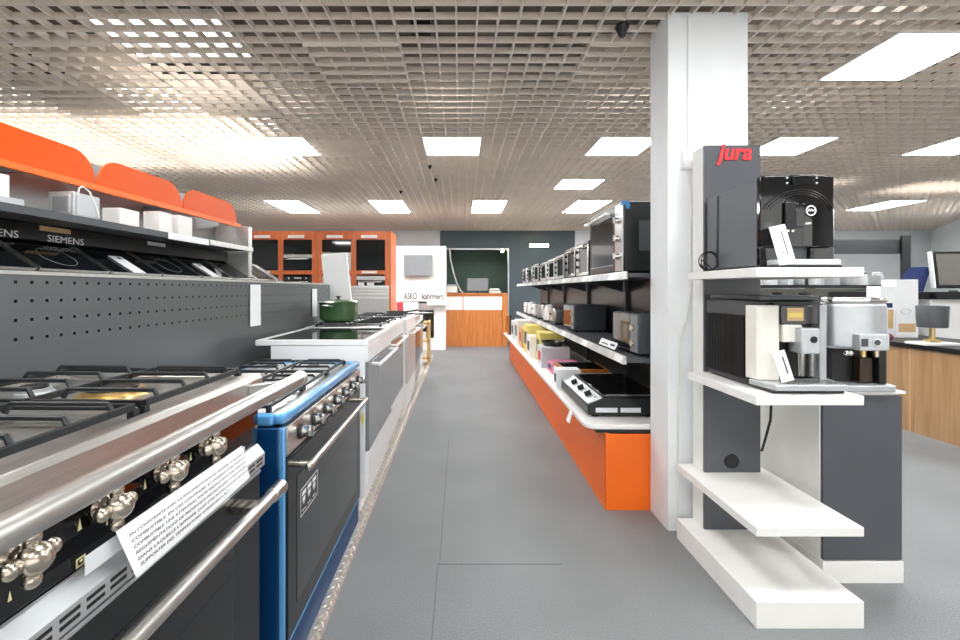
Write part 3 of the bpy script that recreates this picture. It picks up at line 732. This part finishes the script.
pts += [(.735, yb), (1.45, yb)]
MB().prism([pts[0], (.81, ya)]+pts[3:], 'z', .492, .522).build('base_shelf', WHITEM, gd, bevel=.006, seg=3)
B(1.452, 1.472, ya, yb, 0, 1.52).build('back_panel', CHAR, gd, smooth=False)
for y in (ya+.02, 3.95, 5.2, 6.45, 7.7): B(1.425, 1.452, y, y+.03, .522, 1.50).build('upright', GREYP, gd)
for z0, z1, xf, nm in ((.90, .925, .985, 'middle_shelf'), (1.43, 1.455, .99, 'top_shelf')):
    sh = B(xf+.012, 1.425, ya+.02, yb, z0, z1).build(nm, GREYP, gd, smooth=False)
    rl = MB()
    for k in range(12):
        a = ya+.03+k*.485; rl.prism([(xf-.012, z0-.012), (xf+.004, z1+.012), (xf+.012, z1+.012), (xf+.012, z0-.012)], 'y', a, a+.478)
    rl.build('price_rail', ALUL, sh, smooth=False)
    for k in range(22):
        a = ya+.06+k*.26+.03*math.sin(k*2.4)
        MB().prism([(xf-.0128, z0-.008), (xf-.0124, z0-.008), (xf+.0018, z1+.009), (xf+.0010, z1+.009)], 'y', a, a+.14+.04*math.sin(k)).build('price_label', LGREY if k % 3 else PAPER, sh, smooth=False)
    for k in range(5): MB().prism([(1.42, z0-.10), (1.42, z0), (1.10, z0)], 'y', ya+.03+k*1.25, ya+.036+k*1.25).build('shelf_bracket', GREYP, sh)
def on_gd(x, y, z): return (x+GC*y, y, z)
# big table oven
to = thing('table_oven', 'large black table oven with glass door, at the near end of the top shelf', 'oven', on_gd(1.02, 2.88, 1.456), GR)
L, D, Hh = .74, .40, .47
for x in (.04, D-.04):
    for y in (.05, L-.05): MB().cyl((x, y, 0), (x, y, .016), .014).build('foot', BLACKP, to)
B(.012, D, 0, L, .016, Hh).build('casing', CHAR, to, bevel=.008)
MB().box(0, .011, 0, .135, .02, Hh-.004).build('control_panel', STEELX, to, bevel=.002)
for z in (.12, .24, .36): MB().cyl((-.024, .07, z), (0, .07, z), .02, .023).box(-.034, -.022, .062, .078, z-.02, z+.02).build('knob', CHROME, to)
dd = MB().box(0, .011, .137, L, .02, .07).box(0, .011, .137, L, Hh-.06, Hh-.004).box(0, .011, .137, .165, .07, Hh-.06).box(0, .011, L-.03, L, .07, Hh-.06).build('door', CHAR, to, bevel=.002)
B(.002, .008, .165, L-.03, .07, Hh-.06).build('door_glass', DOORG, dd)
MB().cyl((-.04, .16, Hh-.05), (-.04, L-.03, Hh-.05), .011).cyl((-.04, .19, Hh-.05), (0, .19, Hh-.05), .008).cyl((-.04, L-.06, Hh-.05), (0, L-.06, Hh-.05), .008).build('door_handle', CHROME, dd)
B(-.005, .012, .165, L-.03, .062, .069).build('door_lip', CHROME, dd)
for z0 in (.40, .06):
    vt = MB()
    for k in range(2):
        for i in range(4): vt.box(.10+k*.10, .17+k*.10, -.0008, .0, z0+i*.014, z0+i*.014+.006)
    vt.build('vent_slots', BLACKP, to, smooth=False)
B(.11, D-.03, -.004, -.0004, .15, .35).build('side_panel', GREYP, to, bevel=.003)
B(.0, D, .0, L, Hh+.0005, Hh+.006).build('top_plate', ALU, to)
MB().box(-.002, .05, -.003, .03, Hh-.018, Hh+.008).prism([(.03, Hh-.045), (.045, Hh-.045), (.06, Hh-.018), (.02, Hh-.018)], 'y', -.004, -.0005).build('protective_film', BLUEPL, to, bevel=.002)
# row of small toaster ovens behind it
def mini_oven(y, L, h, lb, body, front, x=1.03):
    t = thing('toaster_oven', lb, 'toaster oven', on_gd(x, y, 1.456), GR, 'small ovens on the top shelf')
    B(.012, .32, 0, L, .014, h).build('casing', body, t, bevel=.012)
    for a in (.04, .28):
        for b in (.04, L-.04): MB().cyl((a, b, 0), (a, b, .014), .012).build('foot', BLACKP, t)
    f = MB().box(0, .011, .0, L, .02, .05).box(0, .011, 0, L, h-.03, h-.005).box(0, .011, 0, .03, .05, h-.03).box(0, .011, L-.10, L, .05, h-.03).build('front_frame', front, t, bevel=.004)
    B(.003, .008, .03, L-.10, .05, h-.03).build('door_glass', DOORG, f)
    MB().cyl((-.03, .03, h-.05), (-.03, L-.12, h-.05), .008).cyl((-.03, .05, h-.05), (0, .05, h-.05), .006).cyl((-.03, L-.14, h-.05), (0, L-.14, h-.05), .006).build('door_handle', CHROME, f)
    for z in (.09, .15, .21): MB().cyl((-.016, L-.05, z*h/.28), (0, L-.05, z*h/.28), .015).build('knob', BLACKP, f)
    return t
specs = [(3.72, .40, .32, 'toaster oven with shiny steel front, next beyond the large table oven', CHAR, CHROME),
         (4.17, .40, .31, 'toaster oven with shiny steel front, second beyond the large table oven', CHAR, CHROME),
         (4.65, .42, .28, 'grey toaster oven, third beyond the large table oven', GREYP, ALU),
         (5.15, .42, .27, 'silver toaster oven in the middle of the top shelf', ALU, ALUL),
         (5.70, .42, .26, 'white toaster oven on the far half of the top shelf', WHITE, ALUL),
         (6.30, .42, .28, 'black toaster oven on the far half of the top shelf', CHAR, ALU),
         (6.95, .42, .27, 'silver toaster oven, last but one on the top shelf', ALU, CHROME),
         (7.60, .42, .27, 'white toaster oven at the far end of the top shelf', WHITE, ALU)]
for a in specs: mini_oven(*a)
# middle shelf
MZ = .926
mw = thing('microwave', 'dark microwave on the middle shelf at the near end, beside the column', 'microwave', on_gd(1.09, 2.80, MZ), GR)
B(.01, .33, 0, .46, .012, .27).build('casing', GREYP, mw, bevel=.008); B(-.002, .009, .12, .455, .02, .262).build('door', BLACKD, mw, bevel=.003); B(-.002, .009, .004, .117, .02, .262).build('control_panel', MIDG, mw, bevel=.003)
for z in (.08, .18): MB().cyl((-.02, .06, z), (-.003, .06, z), .022).build('knob', CHROME, mw)
for a in (.04, .28):
    for b in (.04, .42): MB().cyl((a, b, 0), (a, b, .012), .012).build('foot', BLACKP, mw)
pc = thing('price_card', 'large white price card leaning on the middle shelf edge', 'card', on_gd(1.02, 3.04, MZ), GR)
Mx = Euler((0, math.radians(28), 0)).to_matrix().to_4x4()
MB().box(0, .002, 0, .36, .012, .062, M=Mx).build('card_sheet', PAPER, pc, smooth=False); MB().box(-.001, -.0003, .03, .12, .03, .045, M=Mx).box(-.001, -.0003, .17, .32, .026, .034, M=Mx).build('printed_mark', INK, pc, smooth=False)
def toaster(y, lb, m_):
    t = thing('toaster', lb, 'toaster', on_gd(1.06, y, MZ), GR, 'toasters and kettles on the middle shelf')
    B(0, .19, 0, .30, .015, .20).build('casing', m_, t, bevel=.03, seg=4); B(.02, .17, .02, .28, 0, .015).build('base', BLACKP, t)
    MB().box(.05, .075, .05, .25, .2, .202).box(.115, .14, .05, .25, .2, .202).build('slots', BLACKP, t); B(-.02, 0, .13, .17, .12, .135).build('lever', BLACKP, t)
def kettle(y, lb, m_):
    t = thing('kettle', lb, 'kettle', on_gd(1.13, y, MZ), GR, 'toasters and kettles on the middle shelf')
    MB().lathe([(.08, .02), (.082, .04), (.07, .16), (.06, .21), (.02, .23), (.001, .232)], (0, 0, 0), 24).build('jug', m_, t); MB().lathe([(.085, 0), (.085, .018), (.02, .02)], (0, 0, 0), 24).build('base', BLACKP, t)
    MB().tube([(0, .06, .2), (0, .12, .2), (0, .13, .12), (0, .08, .06)], .01).build('handle', BLACKP, t); MB().cyl((0, -.06, .17), (0, -.1, .21), .02, .012).build('spout', m_, t)
toaster(5.35, 'steel toaster in the middle of the middle shelf', STEELX)
kettle(5.95, 'white kettle next to the steel toaster', WHITE); kettle(6.45, 'steel kettle on the far part of the middle shelf', STEELX)
toaster(6.8, 'white toaster beyond the kettles on the middle shelf', WHITE); kettle(7.5, 'white kettle at the far end of the middle shelf', WHITE); toaster(7.8, 'cream toaster at the far end of the middle shelf', CREAM)
mw2 = dup(mw, on_gd(1.09, 4.45, MZ), GR, 'dark microwave further along the middle shelf, in deep shade')
# bottom shelf
BZ = .5225
gr = thing('table_grill', 'black table grill with three knobs on a silver panel, lowest shelf', 'grill', on_gd(.79, 2.85, BZ), GR)
for x in (.06, .42):
    for y in (.05, .75): MB().cyl((x, y, 0), (x, y, .02), .022).build('foot', BLACKP, gr)
MB().prism([(.0, .02), (.0, .085), (.10, .125), (.50, .125), (.50, .02)], 'y', 0, .80).build('casing', CHAR, gr, bevel=.006)
Mx = Matrix.Translation((.0, 0, .085)) @ Euler((0, -math.atan2(.04, .1), 0)).to_matrix().to_4x4()
fp = MB().box(.002, .106, .01, .79, .0005, .004, M=Mx).build('control_panel', ALU, gr, bevel=.002)
for y in (.17, .36, .55): MB().cyl((.055, y, .004), (.055, y, .022), .024, .021, M=Mx).box(.033, .077, y-.006, y+.006, .022, .032, M=Mx).build('knob', BLACKP, fp)
MB().cyl((.075, .075, .004), (.075, .075, .010), .009, M=Mx).build('lamp', LGREY, fp)
B(.11, .495, .015, .785, .1255, .138).build('grill_plate', BLACKG, gr, bevel=.004)
MB().box(.13, .48, .04, .052, .138, .142).box(.13, .48, .75, .762, .138, .142).build('plate_rim', CHROME, gr)
for (a, b) in ((.05, .19), (.21, .34)): B(a, b, -.0012, -.0002, .035, .065).build('side_label', PAPERG, gr, smooth=False)
vt = MB()
for k in range(14): vt.cyl((.12+.012*k, -.0012, .095), (.12+.012*k, -.0002, .095), .003, seg=8)
vt.build('side_vents', BLACKP, gr)
tgx = MB().prism([(.0, 0), (.004, 0), (-.02, -.09), (-.03, -.085)], 'y', 0, .06).build('hanging_tag', PAPER, loc=on_gd(.727, 3.0, .53)); tag(tgx, 'white price tag hanging over the lowest shelf edge before the grill', 'tag')
ob = thing('waffle_iron', 'black waffle iron in an orange frame behind the table grill', 'waffle iron', on_gd(.85, 3.85, BZ), GR)
B(0, .40, 0, .40, 0, .10).build('base', WHITEM, ob); B(.0, .40, 0, .40, .101, .13).build('frame', DESKWOOD, ob, bevel=.003); B(.03, .37, .03, .37, .1305, .136).build('plate', BLACKG, ob)
for i, (y, w, d, h, m_, lb, xx) in enumerate([(3.68, .14, .20, .16, PAPER, 'white carton between the table grill and waffle iron', .76), (4.32, .30, .3, .10, PINK, 'pink flat carton behind the waffle iron', .85), (4.66, .28, .3, .22, PAPERG, 'grey carton on the lowest shelf after the pink one', .80), (5.0, .3, .28, .34, YEL, 'pale yellow carton on the lowest shelf, nearer of two', .84),
        (5.36, .3, .25, .26, WHITEM, 'white carton on the lowest shelf between the yellow ones', .78), (5.75, .35, .3, .36, YEL, 'pale yellow carton on the lowest shelf, farther of two', .80), (6.25, .35, .3, .28, TAN, 'tan carton on the far part of the lowest shelf', .79), (6.75, .4, .3, .36, WHITEM, 'tall white carton on the far part of the lowest shelf', .79), (7.3, .4, .3, .30, PAPERG, 'grey carton near the far end of the lowest shelf', .79)]):
    t = thing('carton', lb, 'carton', on_gd(xx, y, BZ), GR, 'cartons on the lowest shelf')
    B(0, d, 0, w, 0, h).build('carton_body', m_, t, bevel=.003)
    MB().box(-.0008, -.0001, w*.2, w*.8, h*.3, h*.75).build('printed_label', [INK, NAVY, REDC, GREYP][i % 4], t, smooth=False)
pn = MB().lathe([(.10, 0), (.13, .05), (.124, .05), (.096, .005)], (0, 0, 0), 24).cyl((0, -.12, .04), (0, -.3, .06), .012).build('frying_pan', CHAR, loc=on_gd(.95, 4.81, BZ+.222)); tag(pn, 'dark frying pan lying on the grey carton, lowest shelf', 'pan')
fr = thing('picture_stand', 'orange framed display stand at the far end of the lowest shelf', 'display stand', on_gd(.77, 8.1, BZ), GR)
MB().box(0, .03, 0, .025, 0, .36).box(0, .03, .275, .30, 0, .36).box(0, .03, .025, .275, .335, .36).box(0, .03, .025, .275, 0, .025).build('frame', DESKWOOD, fr); B(.031, .06, .0, .30, .0, .36).build('back', CHAR, fr)

# ------------------------------------------------------------------ column fittings
jb = thing('junction_box', 'small white socket box high on the white column', 'socket', (1.262, 2.461, 2.02))
B(-.03, .025, -.03, 0, 0, .10).build('casing', COLUMN, jb, bevel=.006); B(-.024, .019, -.034, -.0305, .01, .05).build('cover', WHITE, jb, bevel=.003)
cb = MB().tube([(1.275, 2.456, CZ), (1.274, 2.456, 2.5), (1.272, 2.45, 2.12)], .005).build('cable', COLUMN); tag(cb, 'thin white cable running up the column from the socket box', 'cable')
cb = MB().tube([(1.268, 2.452, 2.019), (1.29, 2.453, 1.9), (1.282, 2.454, 1.6), (1.285, 2.45, 1.36), (1.262, 2.45, 1.2), (1.222, 2.45, 1.08), (1.216, 2.45, .9), (1.215, 2.45, .012)], .005).build('cable', CREAM); tag(cb, 'thin cream cable curving down the column below the socket box', 'cable')

# ------------------------------------------------------------------ coffee machine stand
sd = thing('display_stand', 'white three-shelf coffee machine stand with tall grey totem', 'display stand', (1.18, 1.752, 0))
W_, D_ = .43, .645
B(0, W_, 0, D_, 0, .108).build('plinth', WHITEM, sd, bevel=.0025)
for z0, z1, nm in ((.367, .404, 'lower_shelf'), (.89, .928, 'middle_shelf'), (1.402, 1.44, 'top_shelf')):
    B(0, W_, 0, D_ if z0 < .5 else .5275, z0, z1).build(nm, WHITEM, sd, bevel=.0025)
for (a, b) in ((.108, .367), (.404, 2.10)):
    c_ = B(.088, .376, .542, D_, a+.0005, b-.0005).build('totem_core', WHITEM, sd, smooth=False)
    p_ = B(.0865, .3775, .528, .5415, a+.0005, b-.0005).build('totem_front', TOTEM, sd, bevel=.001)
    if b > 2:
        text('jura', .118, p_, RED, (.145, .5275, 2.025), R_CAM, name='sign_letters', width=.185, ext=.006, shear=.25, bold=.003)
    if .4 < a < .5:
        MB().cyl((.228, .520, .462), (.228, .5279, .462), .034, .038, seg=28).build('cable_grommet', BLACKP, p_)
# cabinet
cbn = thing('cabinet', 'white cabinet with a dark grey front, right of the coffee machine stand', 'cabinet', (1.67, 2.024, 0))
B(0, .372, .02, .43, .10, .872).build('carcass', WHITEM, cbn, bevel=.002); B(.004, .368, .004, .0195, .105, .862).build('door', TOTEM, cbn, bevel=.0015)
B(0, .372, .0, .43, 0, .0995).build('plinth', WHITEM, cbn, bevel=.002); B(-.004, .376, -.004, .434, .8725, .884).build('cabinet_top', WHITEM, cbn, bevel=.001)
bc = MB().tube([(1.565, 2.25, .883), (1.60, 2.26, .80), (1.598, 2.265, .68), (1.575, 2.27, .58), (1.55, 2.262, .52)], .006).build('cable', BLACKP); tag(bc, 'black cable hanging between the middle and lower stand shelves', 'cable')
coil = MB()
for k in range(3):
    coil.tube([(.035*math.cos(t*PI/10)*(1+.15*k), .012*k, .05+.045*math.sin(t*PI/10)) for t in range(20)], .0028, 6, closed=True)
coil.tube([(-.03, 0, .01), (-.045, .01, .03), (-.03, .02, .055), (.02, .02, .01)], .0028, 6)
cl = coil.build('cable', BLACKP, loc=(1.225, 2.15, 1.442)); tag(cl, 'coiled black cable at the left end of the top stand shelf', 'cable')

# big black coffee machine on the top shelf
ca = thing('coffee_machine', 'big black glossy coffee machine on the top shelf', 'coffee machine', (1.268, 1.86, 1.441))
wA, hA = .313, .39
def arc_front(w, d, bulge, n=10): return [(0, d), (0, 0)] + [(w*i/n, -bulge*math.sin(PI*i/n)) for i in range(1, n)] + [(w, 0), (w, d)]
MB().prism([(0, .0215), (wA, .0215), (wA, .40), (.0, .40)], 'z', .012, hA-.012).build('housing', mat('machine_grey', '#5c6066', .5, var=.03), ca, bevel=.006)
B(-.004, -.0005, .30, .315, .02, hA-.02).build('side_seam', CHAR, ca)
B(.01, wA-.01, -.05, .38, 0, .011).build('base', BLACKP, ca)
MB().prism(arc_front(wA, .021, .022), 'z', .09, hA).build('front_panel', BLACKG, ca, bevel=.004)
for a, b in ((0, .10), (wA-.10, wA)): B(a, b, .0, .021, .012, .089).build('lower_front', BLACKG, ca, bevel=.003)
for k in range(3):
    MB().tube([(.157+(.135+.014*k)*math.cos(t), -.0235+.020*abs(math.cos(t))**2.2, .195+(.115+.009*k)*math.sin(t)) for t in [PI*(.14+.72*i/20) for i in range(21)]], .0016, 5).build('arch_line', CHAR, ca)
B(.118, .205, -.030, -.018, .348, .384).build('display', DOORG, ca, bevel=.002)
tk = MB()
for x in (.098, .222):
    for z in (.356, .378): tk.box(x-.004, x+.004, -.0235, -.0205, z-.004, z+.004)
tk.build('button_marks', ALU, ca)
sp_ = B(.085, .130, -.034, -.018, .16, .275).build('spout', BLACKP, ca, bevel=.004); MB().cyl((.098, -.026, .15), (.098, -.026, .16), .007).cyl((.118, -.026, .15), (.118, -.026, .16), .007).build('nozzle', CHROME, sp_)
B(.131, .168, -.029, -.018, .17, .27).build('spout_cover', BLACKG, ca, bevel=.003)
lg = MB().tube([(.195+.0195*math.cos(k*PI/14), -.0262, .240+.0195*math.sin(k*PI/14)) for k in range(28)], .0028, 6, closed=True)
lg.tube([(x_-.027, -.0262, z_) for x_, z_ in ((.209, .236), (.214, .247), (.219, .237), (.224, .247), (.229, .237), (.236, .243))], .0022, 6)
lg.build('round_logo', PAPER, ca)
cm = MB()
for k, x in enumerate((.135, .148, .157, .166, .176, .184, .192)): cm.box(x-.0035, x+.0035, -.0262, -.0212, .178+.001*k, .186+.001*k)
cm.build('chrome_letters', CHROME, ca)
B(.03, wA-.03, -.07, .05, .012, .035).build('drip_tray', LGREY, ca, bevel=.004)
c1 = thing('leaflet_card', 'white leaflet card leaning on the big black coffee machine', 'card', (1.325, 1.775, 1.452))
Mx = Euler((math.radians(-6), math.radians(-12), 0)).to_matrix().to_4x4()
MB().box(-.033, .033, 0, .003, 0.004, .165, M=Mx).build('card_sheet', PAPER, c1, smooth=False); MB().box(.008, .012, -.0007, -.0001, .04, .14, M=Mx).box(-.02, .0, -.0007, -.0001, .05, .053, M=Mx).build('printed_mark', INK, c1, smooth=False)

# silver and white coffee machine on the middle shelf
cb_ = thing('coffee_machine', 'silver and white coffee machine with ribbed dark sides on the middle shelf', 'coffee machine', (1.262, 1.88, .929))
wB, hB = .325, .385
B(.0, wB, .055, .37, .012, hB-.01).build('housing', CHAR, cb_, bevel=.006)
rb = MB()
for k in range(22): rb.box(-.006, .0, .07+.0135*k, .077+.0135*k, .03, hB-.08)
rb.build('side_ribs', BLACKP, cb_)
B(-.006, -.0005, .06, .36, hB-.075, hB-.02).build('side_cap', GREYP, cb_, bevel=.001)
for x0, x1, m_ in ((-.008, .098, CREAM), (.262, .30, ALU)):
    MB().prism([(x0, .054), (x0+.004, -.01), (x0+.02, -.022), (x1-.015, -.022), (x1-.002, -.008), (x1, .054)], 'z', .04, hB-.03).build('front_pillar', m_, cb_, bevel=.003)
B(.1, .26, .03, .054, .05, hB-.02).build('recess', BLACKP, cb_)
fc = B(.1, .26, -.012, .029, .275, hB-.03).build('display_housing', BLACKG, cb_, bevel=.003)
B(.125, .195, -.0145, -.0125, .29, .345).build('display', TAN, fc); B(.13, .19, -.0152, -.0147, .305, .325).build('display_picture', YEL, fc)
B(.105, .185, -.02, .029, .20, .274).build('cup_chute', CREAM, cb_, bevel=.004)
sp_ = B(.155, .235, -.055, .02, .155, .262).build('spout', ALU, cb_, bevel=.006)
MB().cyl((.205, -.0585, .215), (.205, -.0553, .215), .014, seg=24).build('round_logo', BLACKP, sp_)
for x in (.172, .215): MB().cyl((x, -.03, .06), (x, -.03, .155), .011, .014).build('nozzle', CHROME, sp_)
MB().prism([(-.01, .03), (.01, -.11), (.30, -.11), (.335, .03)], 'z', .014, .038).build('drip_tray', ALU, cb_, bevel=.005)
gl = MB()
for k in range(14): gl.box(.03+.019*k, .036+.019*k, -.10, -.03, .0382, .0415)
gl.build('tray_grille', CHROME, cb_)
B(.01, .30, -.09, .35, 0, .012).build('base', BLACKP, cb_)
MB().prism([(.03, .02), (.30, .02), (.315, .36), (.01, .36)], 'z', hB-.009, hB+.012).build('lid', GREYP, cb_, bevel=.005)
c2 = thing('leaflet_card', 'white leaflet card propped on the tray of the silver coffee machine', 'card', (1.335, 1.79, .9785))
Mx = Euler((math.radians(-8), math.radians(-13), 0)).to_matrix().to_4x4()
MB().box(-.026, .026, 0, .0025, 0, .125, M=Mx).build('card_sheet', PAPER, c2, smooth=False); MB().box(.006, .012, -.0007, -.0001, .03, .10, M=Mx).build('printed_mark', INK, c2, smooth=False)

# chrome coffee machine on the cabinet
cc = thing('coffee_machine', 'rounded chrome coffee machine on the white cabinet', 'coffee machine', (1.735, 2.06, .885))
B(.02, .25, .06, .36, .02, .40).build('housing', GREYP, cc, bevel=.02, seg=3)
MB().prism(arc_front(.27, .06, .05, 14), 'z', .19, .405).build('front_panel', ALU, cc, bevel=.018, seg=4)
MB().prism(arc_front(.27, .06, .045, 14), 'z', .4055, .43).build('lid', CHROME, cc, bevel=.008)
B(.07, .205, -.075, -.03, .19, .265).build('spout', LGREY, cc, bevel=.006)
MB().cyl((.145, -.079, .228), (.145, -.0752, .228), .019, seg=24).build('round_logo', CHROME, cc); MB().cyl((.145, -.081, .228), (.145, -.0792, .228), .013, seg=24).build('logo_disc', GREYP, cc)
B(.075, .105, -.0775, -.0752, .21, .245).build('buttons', GREYP, cc)
for x in (.04, .058): MB().sph((x, -.04, .175), .012).build('steam_knob', CHROME, cc)
for x in (.105, .165): MB().cyl((x, -.05, .16), (x, -.05, .19), .012).build('nozzle', BRASS if x < .11 else CHAMP, cc)
B(.03, .24, .03, .059, .03, .19).build('recess', BLACKP, cc); B(.13, .19, -.01, .029, .035, .15).build('coffee_cup_holder', mat('dark_brown', '#3a281c', .4), cc, bevel=.006); B(.20, .235, -.03, .029, .03, .19).build('side_column', CHAR, cc, bevel=.004)
MB().prism([(.0, .058), (.02, -.06), (.25, -.06), (.285, .058)], 'z', .0, .03).build('drip_tray', ALU, cc, bevel=.006)
MB().sph((.262, -.01, .245), (.018, .018, .018)).cyl((.235, .01, .245), (.262, -.01, .245), .007).build('side_knob', MAROON, cc)
cn_ = thing('milk_container', 'clear milk container beside the chrome coffee machine', 'container', (2.015, 2.12, .885))
MB().lathe([(.018, 0), (.02, .01), (.02, .09), (.016, .10), (.001, .102)], (0, 0, 0), 20).build('jar', LGREY, cn_)

# ------------------------------------------------------------------ right counter and its goods
ct = thing('shop_counter', 'beech fronted shop counter with a black top at the right', 'counter', (4.28, 2.2, 0))
B(.02, .8, 0, 4.6, .0, .795).build('front_panel', BEECH, ct, smooth=False)
B(.0, .9, -.05, 4.65, .796, .84).build('worktop', BLACKP, ct, bevel=.003)
for y in (1.0, 2.0, 3.0): B(.017, .0199, y, y+.006, .0, .795).build('panel_joint', TAN, ct)
CT = .841
lm = thing('table_lamp', 'dark grey drum table lamp on a white base on the black counter top', 'lamp', (4.40, 4.10, CT))
B(-.16, .16, -.10, .10, 0, .025).build('base', WHITE, lm, bevel=.006); MB().cyl((0, 0, .025), (0, 0, .165), .022).build('stem', BRASS, lm); B(-.05, .05, -.03, .03, .0255, .05).build('stem_foot', BRASS, lm)
MB().lathe([(.098, .16), (.105, .165), (.112, .355), (.108, .362), (.09, .362), (.09, .35), (.001, .345)], (0, 0, 0), 36).build('lamp_shade', GREYP, lm)
cd = thing('cash_desk', 'white raised cash desk with a black top under the monitor', 'desk', (4.72, 4.95, CT))
B(.0, .44, 0, .6, 0, .405).build('casing', WHITE, cd, bevel=.004); B(-.03, .50, -.06, .66, .406, .488).build('desk_top', BLACKP, cd, bevel=.003)
cd2 = thing('cash_desk', 'white raised cash desk continuing at the right edge of the photo', 'desk', (5.24, 4.90, 0))
B(.0, 1.6, 0, .6, 0, 1.246).build('casing', WHITE, cd2, bevel=.004); B(-.0, 1.65, -.06, .66, 1.247, 1.329).build('desk_top', BLACKP, cd2, bevel=.003)
for k, x in enumerate((.05, .42)): B(x, x+.09, -.006, -.0005, .93, 1.02).build('socket_plate', LGREY, cd2, bevel=.002)
mo = thing('monitor', 'large flat monitor with grey screen at the right edge', 'monitor', (6.0, 5.15, 1.33), math.radians(-8))
B(-.15, .15, -.10, .12, 0, .015).build('stand_foot', BLACKP, mo, bevel=.004); B(-.04, .04, .03, .06, .015, .2).build('stand_neck', BLACKP, mo)
Mx = Euler((math.radians(-7), 0, 0)).to_matrix().to_4x4()
MB().box(-.40, .42, -.04, .0, .04, .475, M=Mx).build('bezel', BLACKP, mo, bevel=.006); MB().box(-.368, .388, -.043, -.0405, .075, .445, M=Mx).build('screen', SCREEN, mo); MB().box(-.414, -.401, -.04, .012, .04, .478, M=Mx).build('side_edge', WHITE, mo)
MB().box(-.03, .05, -.042, -.0405, .452, .462, M=Mx).build('maker_mark', LGREY, mo)
bn = MB().prism([(0, 0), (.10, 0), (.19, .28), (.13, .30), (.05, .2)], 'y', 0, .2).build('binder', NAVY, loc=(5.45, 5.27, 1.33)); tag(bn, 'dark blue binder leaning behind the monitor', 'binder')
kb2 = B(-.25, .25, -.06, .06, 0, .018).build('keyboard', LGREY, loc=(5.9, 4.93, 1.331)); tag(kb2, 'pale keyboard lying before the monitor', 'keyboard')
def product_box(x, y, w, h, lb, art):
    t = thing('product_carton', lb, 'carton', (x, y, CT), 0, 'tall white cartons on the black counter')
    B(0, w, 0, .16, 0, h).build('carton_body', PAPER, t, bevel=.002)
    if art:
        B(.02, w-.03, -.0012, -.0003, .32, .37).build('logo_patch', NAVY, t, smooth=False); B(w*.5, w-.02, -.0012, -.0003, .10, .30).build('picture', TAN, t, smooth=False)
    else:
        MB().tube([(w*.45+.05*math.cos(k*PI/10), -.001, .28+.03*math.sin(k*PI/10)) for k in range(20)], .003, 5, closed=True).build('round_print', LGREY, t)
        B(.03, w-.03, -.0012, -.0003, .06, .15).build('picture', TAN, t, smooth=False)
product_box(4.47, 4.68, .16, .55, 'white carton with dark blue logo and tan picture, on the counter', True)
product_box(4.655, 4.70, .24, .62, 'taller white carton with a faint round print, beside the logo carton', False)
tag(MB().box(0, .12, 0, .1, 0, .14).build('card_terminal', BLACKP, loc=(5.29, 5.30, 1.331)), 'small black box behind the blue binder', 'box')

# shelf with jars behind the coffee machines
rk = thing('wall_rack', 'black shelf rack with small goods behind the coffee machines', 'rack', (4.0, 7.0, 0))
B(.05, 2.9, 0, .4, 1.38, 1.43).build('shelf', BLACKP, rk); B(.05, 2.9, .38, .42, 0, 1.375).build('back_board', mat('beige_board', '#d9d8cc', .6), rk); B(.05, 2.9, 0, .375, .90, .94).build('shelf', BLACKP, rk)
for x in (.0, 2.9): B(x, x+.05, 0, .42, 0, 1.43).build('side_panel', BLACKP, rk)
words_ = ['first', 'second', 'third', 'fourth', 'fifth', 'sixth', 'seventh', 'eighth', 'ninth', 'tenth', 'eleventh']
for k in range(11):
    x = 4.22+k*.255
    t = thing('jar', 'pale lidded jar on the black rack, %s from the left' % words_[k], 'jar', (x, 7.14, 1.431), 0, 'jars on the black rack')
    MB().lathe([(.07, 0), (.075, .02), (.075, .15), (.06, .17)], (0, 0, 0), 20).build('jar_body', [PAPER, LGREY, ALU][k % 3], t); MB().lathe([(.062, .171), (.062, .20), (.03, .21), (.001, .212)], (0, 0, 0), 20).build('lid', [GREYP, PAPER, CHROME][k % 3], t)
for k in range(6):
    x = 4.25+k*.45
    t = thing('coffee_grinder', 'dark small appliance on the lower rack shelf, %s from the left' % words_[k], 'appliance', (x, 7.15, .941), 0, 'appliances on the lower rack shelf')
    B(-.1, .1, -.1, .1, 0, .26).build('casing', [CHAR, WHITEM, GREYP][k % 3], t, bevel=.01); MB().lathe([(.06, .261), (.08, .36), (.02, .37)], (0, 0, 0), 18).build('hopper', [GREYP, LGREY, CHAR][k % 3], t)
# dark sign rail in the back
sr = thing('sign_rail', 'dark horizontal board between two posts before the pale wall', 'sign', (0, 9.0, 0))
B(7.15, 9.12, 0, .05, 2.09, 2.38).build('board', BLACKP, sr)
for x in (7.05, 9.0): B(x, x+.17, -.05, -.001, 0, 2.46).build('post', BLACKP, sr)

# ------------------------------------------------------------------ render settings
w = bpy.data.worlds.new('world'); SC.world = w; w.use_nodes = True
w.node_tree.nodes['Background'].inputs['Color'].default_value = (1, .985, .96, 1); w.node_tree.nodes['Background'].inputs['Strength'].default_value = .75
SC.view_settings.view_transform = 'Standard'; SC.view_settings.look = 'None'; SC.view_settings.gamma = 1
SC.view_settings.exposure = 1.8; SC.view_settings.use_curve_mapping = False
try:
    SC.cycles.use_denoising = True; SC.cycles.max_bounces = 10; SC.cycles.diffuse_bounces = 6; SC.cycles.sample_clamp_indirect = 6
except Exception: pass
